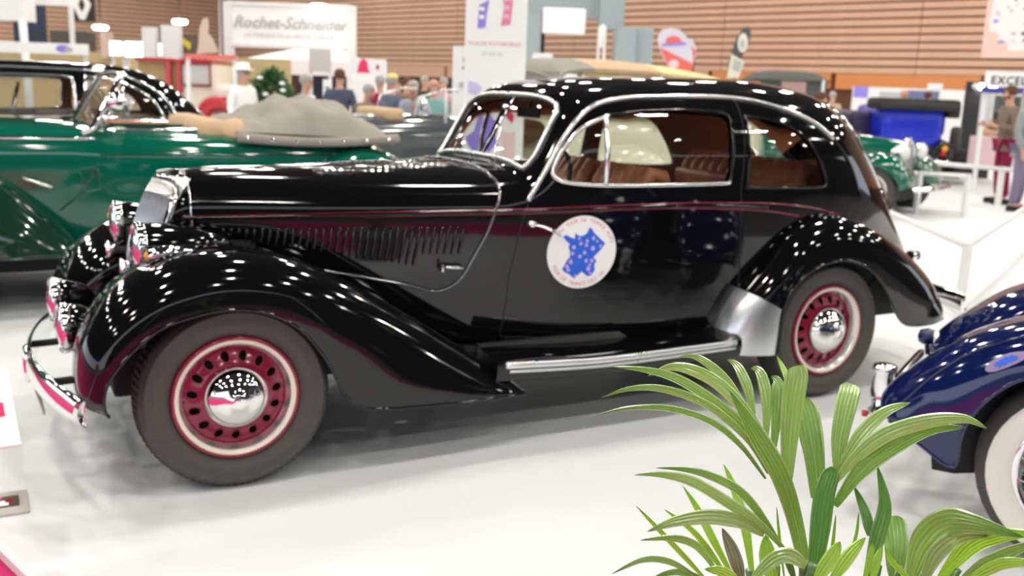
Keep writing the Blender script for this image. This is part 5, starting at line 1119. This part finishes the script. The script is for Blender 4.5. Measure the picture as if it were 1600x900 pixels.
a, b = wd*.42, h*.44; out_ = [(-a, h*.5), (0-a*.28, h*.5-b), (a*.28, h*.5-b), (a, h*.5), (a*.28, h*.5+b), (-a*.28, h*.5+b)]
deco(s, ring_flat(out_, [(x*.34, h*.5+(z-h*.5)*.42) for x, z in out_]), 'print_white', 'diamond_emblem', -.02); obj('sign_hanger', box(-.02, .02, .04, .08, h, 9.6-s.location.z), 'dark', s, smooth=False)
slab_thing('dark_stand_tower', 'dark blue stand tower behind the white beam at top left', 'tower', 37, 6, 67, 300, 34, m_navyw, 1)
slab_thing('dark_gable', 'dark gabled booth roof under the diamond sign', 'booth', 92, 50, 140, 300, 30, mat('booth_grey', (.10, .09, .085), .7), 1)
s, wd, h = slab_thing('banner_strip', 'long white banner strip with a blue picture above the black saloon roof at left', 'banner', -40, 66, 136, 83, 19, 'print_white', .1, True)
deco(s, disc(wd*.29, h*.5, h*.36, 14, 1.9), 'print_violet', 'banner_picture'); deco(s, disc(wd*.34, h*.42, h*.25, 12, 1.6), 'print_grey', 'banner_picture', -.01)
slab_thing('wooden_booth_wall', 'pale ochre wooden booth wall behind the black saloon roof at left', 'wall panel', -60, 82, 352, 300, 24, mat('ochre_panel', (.60, .45, .24), .6, var=.1), .3)
slab_thing('booth_column', 'pale pinkish column under the globe lamp', 'column', 158, 50, 168, 90, 23, mat('pinkish_column', (.62, .45, .38), .6), .4)
slab_thing('booth_front', 'mustard booth front behind the bush', 'wall panel', 352, 92, 452, 300, 20, mat('mustard_panel', (.50, .40, .20), .6, var=.12), .3)
slab_thing('wooden_crate', 'orange-brown panel between the sign post and the red car window', 'panel', 336, 108, 356, 300, 21, mat('rust_panel', (.45, .22, .10), .6), .2)
m_glow = mat('lit_window', (1, .98, .92), .5, emit=2.2)
for k, (x0, y0, x1, y1, lb) in enumerate(((172, 64, 191, 87, 'small lit panel, leftmost of the glowing panels'), (195, 65, 233, 90, 'wide lit panel, largest of the glowing panels'), (247, 68, 258, 87, 'narrow lit panel beside the white upright'))):
    s, wd, h = slab_thing('lit_window_panel', lb, 'sign', x0, y0, x1, y1, 22, 'off', .12, True, bev=.0)  # bright windows, built as panels with a glowing face
    obj('light_face', ([(x*.94, -.01, h*.5+(z-h*.5)*.92) for x, z in ((-wd/2, 0), (wd/2, 0), (wd/2, h), (-wd/2, h))], [(0, 1, 2, 3)]), m_glow, s, smooth=False)
slab_thing('white_upright', 'tall white upright panel between two glowing panels', 'panel', 231, 45, 251, 300, 21.5, 'off', .2)
slab_thing('white_upright', 'wide pale grey upright panel left of the beige flag', 'panel', 260, 42, 288, 300, 21.5, 'off', .2)
s, wd, h = slab_thing('dark_board', 'dark board with a yellow corner left of the beige flag', 'board', 288, 58, 318, 300, 21.8, mat('umber_board', (.14, .11, .10), .7), .1)
deco(s, poly([(-wd*.5, h), (-wd*.5, h-.12), (0, h-.30), (wd*.1, h-.16)]), mat('yellow_print', (.8, .65, .05), .5), 'board_corner')
feather('feather_flag', 'beige cloth flag with two lobes above the red car', [(305,84),(309,70),(312,45),(318,30),(326,28),(327,38),(325,52),(332,60),(340,82)], 20.5, [mat('beige_cloth', (.74, .58, .50), .85)], (318, 84))
slab_thing('red_strip', 'thin red sign strip above the red and cream car', 'sign', 288, 85, 368, 92, 17, mat('coral_strip', (.75, .18, .15), .6), .05, True)
m_globe = mat('globe_glow', (1, .96, .85), .5, emit=9)
for k, (x, y, lb) in enumerate(((157, 45, 'glowing dish lamp above the pinkish column'), (281, 36, 'glowing dish lamp above the grey upright panels'), (498, 12, 'glowing dish lamp in front of the long script sign'))):
    q = Wd(x, y, 22 if k < 2 else 20.3); r = .17
    t = thing('pendant_lamp', lb, 'lamp', tuple(q)); obj('lamp_dish', lathe([(.0001, -.03), (r*.8, -.02), (r, .03), (r*.8, .07), (.0001, .08)], 20, 'z'), m_globe, t); obj('lamp_cord', tube([(0, 0, .08), (0, 0, 9.6-q.z)], .012, 6), 'dark', t)
# marquee
q = Wd(470, 160, 24); t = thing('marquee', 'white marquee with a peaked roof and a dark blue inside behind the people', 'tent', (q.x, q.y, 0), math.atan2(_r.y, _r.x)); k = 24/FPX
X = lambda px: (px-470)*k; Z = lambda py: CAM.z-(py-122.)*k
obj('canopy', ([(X(384), 0, Z(95)), (X(556), 0, Z(95)), (X(556), 3, Z(95)), (X(384), 3, Z(95)), (X(440), 1.5, Z(75)), (X(520), 1.5, Z(75)), (X(384), -.02, Z(97)), (X(556), -.02, Z(97))], [(0, 1, 5, 4), (1, 2, 5), (2, 3, 4, 5), (3, 0, 4), (6, 7, 1, 0)]), 'print_white', t, smooth=False)
obj('valance', box(X(450), X(552), -.02, .02, Z(117), Z(94)), 'print_white', t, smooth=False)
obj('back_wall', box(X(452), X(552), 1.0, 1.1, 0, Z(115)), mat('deep_blue_wall', (.045, .065, .11), .7), t, smooth=False)
for x in (386, 452, 552): obj('tent_pole', box(X(x)-.04, X(x)+.04, 0, .08, 0, Z(95)), 'off', t, smooth=False)
slab_thing('grey_panel', 'plain grey panel hanging in front of the marquee under the script sign', 'panel', 483, 77, 516, 112, 20.5, mat('greige_panel', (.56, .53, .51), .6), .06, True)
s, wd, h = slab_thing('writing_board', 'slim white upright board with black brush writing among the people', 'board', 505, 124, 518, 300, 16.5, 'print_white', .06)
deco(s, join(*[box(-wd*.25+.02*(i % 2), wd*.25, -.002, 0, h-.14-.09*i, h-.12-.09*i) for i in range(5)]), 'print_black', 'board_writing')
s, wd, h = slab_thing('picture_sign', 'white sign with a red bell shape right of the script sign', 'sign', 549, 92, 603, 116, 18, mat('lilac_white', (.78, .76, .80), .5), .06, True)
k = wd/54; XX = lambda px: (px-576)*k; ZZ = lambda py: (116-py)*k
deco(s, poly([(XX(x), ZZ(y)) for x, y in ((558,114),(560,105),(562,97),(566,94),(568,91),(570,94),(574,97),(575,106),(578,114))]), 'print_red', 'bell_print'); deco(s, disc(XX(590), ZZ(105), .05, 10, .6), 'redlens', 'small_print')
slab_thing('white_counter', 'white counter below the sign with the red bell', 'counter', 549, 116, 598, 300, 17.2, 'print_white', .5)

# bush with white flowers
def bush(px, pyc, d, w_, h_, n, label):
    q = Wd(px, pyc, d); t = thing('flowering_bush', label, 'plant', (q.x, q.y, 0)); rnd = random.Random(4)
    V, F = [], []
    for i in range(n):
        a, b, r = rnd.uniform(0, 2*PI), rnd.uniform(-1, 1), rnd.uniform(.55, 1)
        c = Vector((math.cos(a)*math.sqrt(1-b*b)*w_*r, math.sin(a)*math.sqrt(1-b*b)*w_*r, q.z+b*h_*r)); dr = (c-Vector((0, 0, q.z))+Vector((rnd.uniform(-.3, .3),)*3)).normalized(); sd = dr.orthogonal().normalized()*rnd.uniform(.02, .04); L = rnd.uniform(.08, .14)
        k = len(V); V += [c, c+dr*L*.5+sd, c+dr*L, c+dr*L*.5-sd]; F.append((k, k+1, k+2, k+3))
    f = obj('foliage', (V, F), mat('bush_leaves', (.06, .16, .05), .5, var=.5, scale=9), t, smooth=False); f['kind'] = 'stuff'
    obj('stem', join(tube([(0, 0, 0), (.02, 0, q.z)], .05, 8), tube([(0, 0, .5), (.2, .1, q.z+.1)], .025, 6), tube([(0, 0, .5), (-.2, .1, q.z+.1)], .025, 6)), 'canvas', t)
    for x, y in ((406, 121), (441, 130), (442, 141), (415, 147), (441, 154)):
        p = Wd(x, y, d-.5)-t.location; o = obj('blossom', lathe([(.0001, -.03), (.04, -.02), (.045, .01), (.0001, .03)], 10, 'z'), 'print_white', t); o.location = p
    obj('planter', lathe([(.0001, 0), (.25, 0), (.3, .4), (.27, .4), (.0001, .36)], 20, 'z'), 'dark', t)
bush(424, 152, 16, .30, .42, 1500, 'round green bush with small white blossoms beside the red car')
# ------------------------------------------------------------------ palm in the foreground, built in real size about 1.5 m from the lens
def leaf_mat(name, col, hi, rough=.3):
    m = mat(name, col, rough, spec=.6, var=.25, scale=22); b = m.node_tree.nodes['Principled BSDF']; b.inputs['Coat Weight'].default_value = 1; b.inputs['Coat Roughness'].default_value = .3; b.inputs['Coat IOR'].default_value = 1.8
    nt = m.node_tree; uvn = nt.nodes.new('ShaderNodeUVMap'); uvn.uv_map = 'leaf'; mp = nt.nodes.new('ShaderNodeMapping'); mp.inputs['Scale'].default_value = (34, 1.6, 1)
    nz = nt.nodes.new('ShaderNodeTexNoise'); nz.inputs['Scale'].default_value = 1; nz.inputs['Detail'].default_value = 3; nt.links.new(uvn.outputs[0], mp.inputs[0]); nt.links.new(mp.outputs[0], nz.inputs['Vector'])
    rp = nt.nodes.new('ShaderNodeValToRGB'); rp.color_ramp.elements[0].position = .35; rp.color_ramp.elements[1].position = .68
    rp.color_ramp.elements[0].color = tuple(c*.7 for c in col)+(1,); rp.color_ramp.elements[1].color = tuple(min(c*1.5+.06, 1) for c in col)+(1,)  # paler vein streaks, lifted to put white sheen into the leaf colour
    nt.links.new(nz.outputs['Fac'], rp.inputs[0]); nt.links.new(rp.outputs[0], b.inputs['Base Color'])
    bp = nt.nodes.new('ShaderNodeBump'); bp.inputs['Strength'].default_value = .5; bp.inputs['Distance'].default_value = .001; nt.links.new(nz.outputs['Fac'], bp.inputs['Height']); nt.links.new(bp.outputs[0], b.inputs['Normal'])
    out = nt.nodes['Material Output']; tl = nt.nodes.new('ShaderNodeBsdfTranslucent'); tl.inputs[0].default_value = tuple(hi)+(1,); mx = nt.nodes.new('ShaderNodeMixShader'); mx.inputs[0].default_value = .28
    nt.links.new(b.outputs[0], mx.inputs[1]); nt.links.new(tl.outputs[0], mx.inputs[2]); nt.links.new(mx.outputs[0], out.inputs[0]); return m
LM = [leaf_mat('palm_leaf_green', (.13, .26, .045), (.30, .55, .07), .2), leaf_mat('palm_leaf_young', (.24, .44, .03), (.45, .8, .05), .3), leaf_mat('palm_leaf_deep', (.05, .17, .015), (.14, .40, .03), .3), leaf_mat('palm_leaf_sheen', (.20, .34, .08), (.38, .6, .12), .2), leaf_mat('palm_leaf_dry', (.16, .14, .07), (.2, .2, .1), .5)]  # the pale set has the highlight's white-green put into its colour
q = Wd(1265, 930, 1.62); PB = Vector((q.x, q.y, 0))
palm = thing('potted_palm', 'bright green potted palm with long ribbed leaves in the right foreground', 'plant', tuple(PB))
obj('pot', lathe([(.0001, 0), (.13, 0), (.17, .05), (.20, .42), (.215, .44), (.205, .46), (.19, .44), (.0001, .42)], 36, 'z'), mat('grey_pot', (.2, .2, .2), .5), palm)
obj('soil', lathe([(.0001, .425), (.19, .425)], 24, 'z'), mat('soil', (.05, .03, .02), .95, bump=.5), palm)
def leaf(pts, w, d0, d1, m, prof=None, cup=.18, roll=0., pleats=4):
    n = len(pts); P = [Wd(920+.425*x, 540+.425*y, d0+(d1-d0)*(i/(n-1))**1.3) for i, (x, y) in enumerate(pts)]
    C = catmull(P, 6); N = len(C)-1; W_ = w*.425*(d0+d1)/2/FPX*.5; V, F = [], []; m_ = pleats*2
    pr = prof or pch([(0, .35), (.12, .6), (.35, 1), (.55, .95), (.75, .66), (.9, .3), (1, .01)])
    for i, c in enumerate(C):
        t = (C[min(i+1, N)]-C[max(i-1, 0)]).normalized(); vd = (CAM-c).normalized(); s = t.cross(vd).normalized(); nn = s.cross(t)
        s, nn = s*math.cos(roll)+nn*math.sin(roll), nn*math.cos(roll)-s*math.sin(roll); ww = W_*pr(i/N)
        for j in range(m_+1):
            u = 2*j/m_-1; V.append(c+s*(u*ww)+nn*(-cup*ww*abs(u)+(.05*ww+.0005)*(1 if j % 2 else -1))-PB)
    k = m_+1
    for i in range(N):
        for j in range(m_): F.append((i*k+j, i*k+j+1, (i+1)*k+j+1, (i+1)*k+j))
    o = obj('leaf', (V, F), LM[m], palm); me = o.data
    uv = me.uv_layers.new(name='leaf'); co = [((vi % k)/m_, (vi//k)/N) for vi in range(len(V))]
    for l in me.loops: uv.data[l.index].uv = co[l.vertex_index]
    for e in me.edges:
        if abs(e.vertices[0]-e.vertices[1]) == k: e.use_edge_sharp = True
    return o
tipped = pch([(0, .3), (.3, .8), (.6, 1), (.85, .98), (.96, .75), (1, .45)])
big = pch([(0, .55), (.3, .8), (.6, 1), (.8, .95), (.93, .6), (1, .12)])
LV = [
 ([(650,490),(560,370),(450,280),(300,232),(150,230),(20,258)], 30, 1.52, 1.40, 0), ([(660,470),(580,340),(440,220),(280,160),(150,158),(45,192)], 34, 1.53, 1.46, 3),
 ([(672,450),(600,330),(480,220),(330,125),(210,90),(90,78)], 44, 1.54, 1.50, 0), ([(690,430),(600,270),(490,150),(390,92),(300,78),(215,112)], 54, 1.55, 1.58, 3),
 ([(640,340),(570,225),(500,120),(430,60),(380,38),(330,42)], 36, 1.56, 1.66, 3), ([(607,275),(588,170),(560,100),(535,65),(508,52)], 42, 1.57, 1.66, 3),
 ([(652,340),(652,200),(637,120),(617,88),(595,85)], 48, 1.58, 1.64, 3), ([(680,380),(692,250),(697,160),(690,125),(668,112)], 55, 1.57, 1.62, 0),
 ([(730,530),(738,350),(752,200),(765,110),(755,76)], 92, 1.55, 1.58, 3, tipped), ([(742,160),(722,100),(690,35)], 26, 1.58, 1.66, 1),
 ([(842,560),(828,400),(808,280),(790,190)], 96, 1.60, 1.68, 0, big), ([(800,840),(752,620),(700,470),(620,330),(565,240),(520,170)], 78, 1.50, 1.52, 0, pch([(0,.6),(.35,.95),(.5,1),(.8,.5),(1,.05)])),
 ([(828,850),(848,690),(868,540),(900,447)], 82, 1.46, 1.50, 2, pch([(0,.6),(.5,1),(.85,.9),(1,.25)])),
 ([(915,480),(922,350),(945,230),(962,165),(968,140)], 84, 1.58, 1.66, 3, tipped), ([(930,440),(1000,330),(1090,245),(1185,210)], 56, 1.57, 1.60, 3),
 ([(905,500),(990,400),(1100,320),(1250,275),(1380,268),(1465,305)], 66, 1.55, 1.45, 3), ([(905,590),(1000,460),(1120,370),(1250,310),(1385,300)], 74, 1.54, 1.50, 0),
 ([(1020,855),(1062,700),(1088,580),(1060,440)], 62, 1.56, 1.60, 2), ([(1032,700),(1020,620),(975,515)], 44, 1.58, 1.62, 2), ([(1120,860),(1130,740),(1120,625)], 92, 1.62, 1.68, 0, tipped),
 ([(1180,870),(1220,740),(1300,655),(1400,650),(1600,705)], 125, 1.55, 1.40, 0), ([(1290,860),(1400,740),(1500,700),(1660,690)], 80, 1.50, 1.40, 1), ([(1370,860),(1500,780),(1660,715)], 60, 1.48, 1.40, 0),
 ([(1400,860),(1520,800),(1660,800)], 50, 1.45, 1.40, 1), ([(1230,870),(1280,760),(1370,700),(1480,700)], 70, 1.5, 1.45, 3), ([(1160,860),(1230,720),(1290,640),(1340,632)], 70, 1.6, 1.62, 3),
 ([(720,750),(620,650),(500,570),(380,500),(270,475),(165,475)], 48, 1.45, 1.34, 3), ([(730,780),(650,650),(560,540),(450,480),(350,455),(245,450)], 38, 1.46, 1.42, 0),
 ([(645,695),(550,645),(440,628),(320,645),(215,684)], 64, 1.44, 1.36, 3), ([(540,870),(450,700),(400,600),(345,515)], 34, 1.5, 1.56, 1), ([(520,870),(400,700),(275,600)], 26, 1.5, 1.52, 1),
 ([(440,870),(300,720),(173,588)], 24, 1.5, 1.5, 1), ([(400,850),(300,795),(200,787),(83,840)], 28, 1.44, 1.38, 3), ([(475,840),(400,740),(310,708),(187,716)], 34, 1.46, 1.42, 3),
 ([(565,870),(530,760),(490,670)], 56, 1.53, 1.56, 4), ([(605,870),(572,650),(533,520),(495,435)], 40, 1.52, 1.6, 1), ([(680,870),(660,780),(650,695)], 76, 1.48, 1.5, 1),
 ([(600,860),(680,785),(740,772),(800,810)], 62, 1.40, 1.42, 3, pch([(0,.3),(.3,.9),(.7,1),(1,.5)])), ([(830,870),(890,780),(925,720)], 60, 1.42, 1.42, 1), ([(890,870),(960,770),(1018,705)], 56, 1.44, 1.46, 1),
 ([(1040,870),(1060,790),(1080,735)], 34, 1.5, 1.52, 1), ([(1010,870),(1035,780),(1045,720)], 26, 1.5, 1.52, 1), ([(890,780),(900,700),(908,620)], 14, 1.6, 1.62, 1), ([(960,780),(985,690),(993,610)], 14, 1.6, 1.62, 1),
 ([(430,860),(330,832),(240,850)], 30, 1.45, 1.4, 0), ([(560,870),(490,830),(425,822)], 44, 1.4, 1.4, 1), ([(720,870),(700,700),(690,590)], 13, 1.56, 1.58, 1), ([(760,870),(735,800),(715,760)], 30, 1.45, 1.45, 2), ([(1200,880),(1120,800),(1090,740)], 24, 1.5, 1.5, 1),
]
for i, L in enumerate(LV): leaf(L[0], L[1]*(.93 if len(L) > 5 else .9), L[2], L[3], L[4], L[5] if len(L) > 5 else None, roll=random.Random(i).uniform(-.25, .25), pleats=6 if L[1] > 70 else 4)
rnd = random.Random(9)
for x, y, d, r in ((790, 850, 1.5, .011), (820, 860, 1.46, .014), (690, 870, 1.5, .007), (1050, 870, 1.56, .009), (1120, 870, 1.62, .008), (1200, 880, 1.55, .009), (600, 880, 1.5, .008), (500, 880, 1.5, .007), (1320, 880, 1.5, .008)):
    p = Wd(920+.425*x, 540+.425*y, d)-PB; b = Vector((rnd.uniform(-.05, .05), rnd.uniform(-.05, .05), .42)); obj('stem', tube([b, b.lerp(p, .5)+Vector((0, 0, .04)), p, p+(p-b).normalized()*.03], r*.7, 8), LM[2], palm)
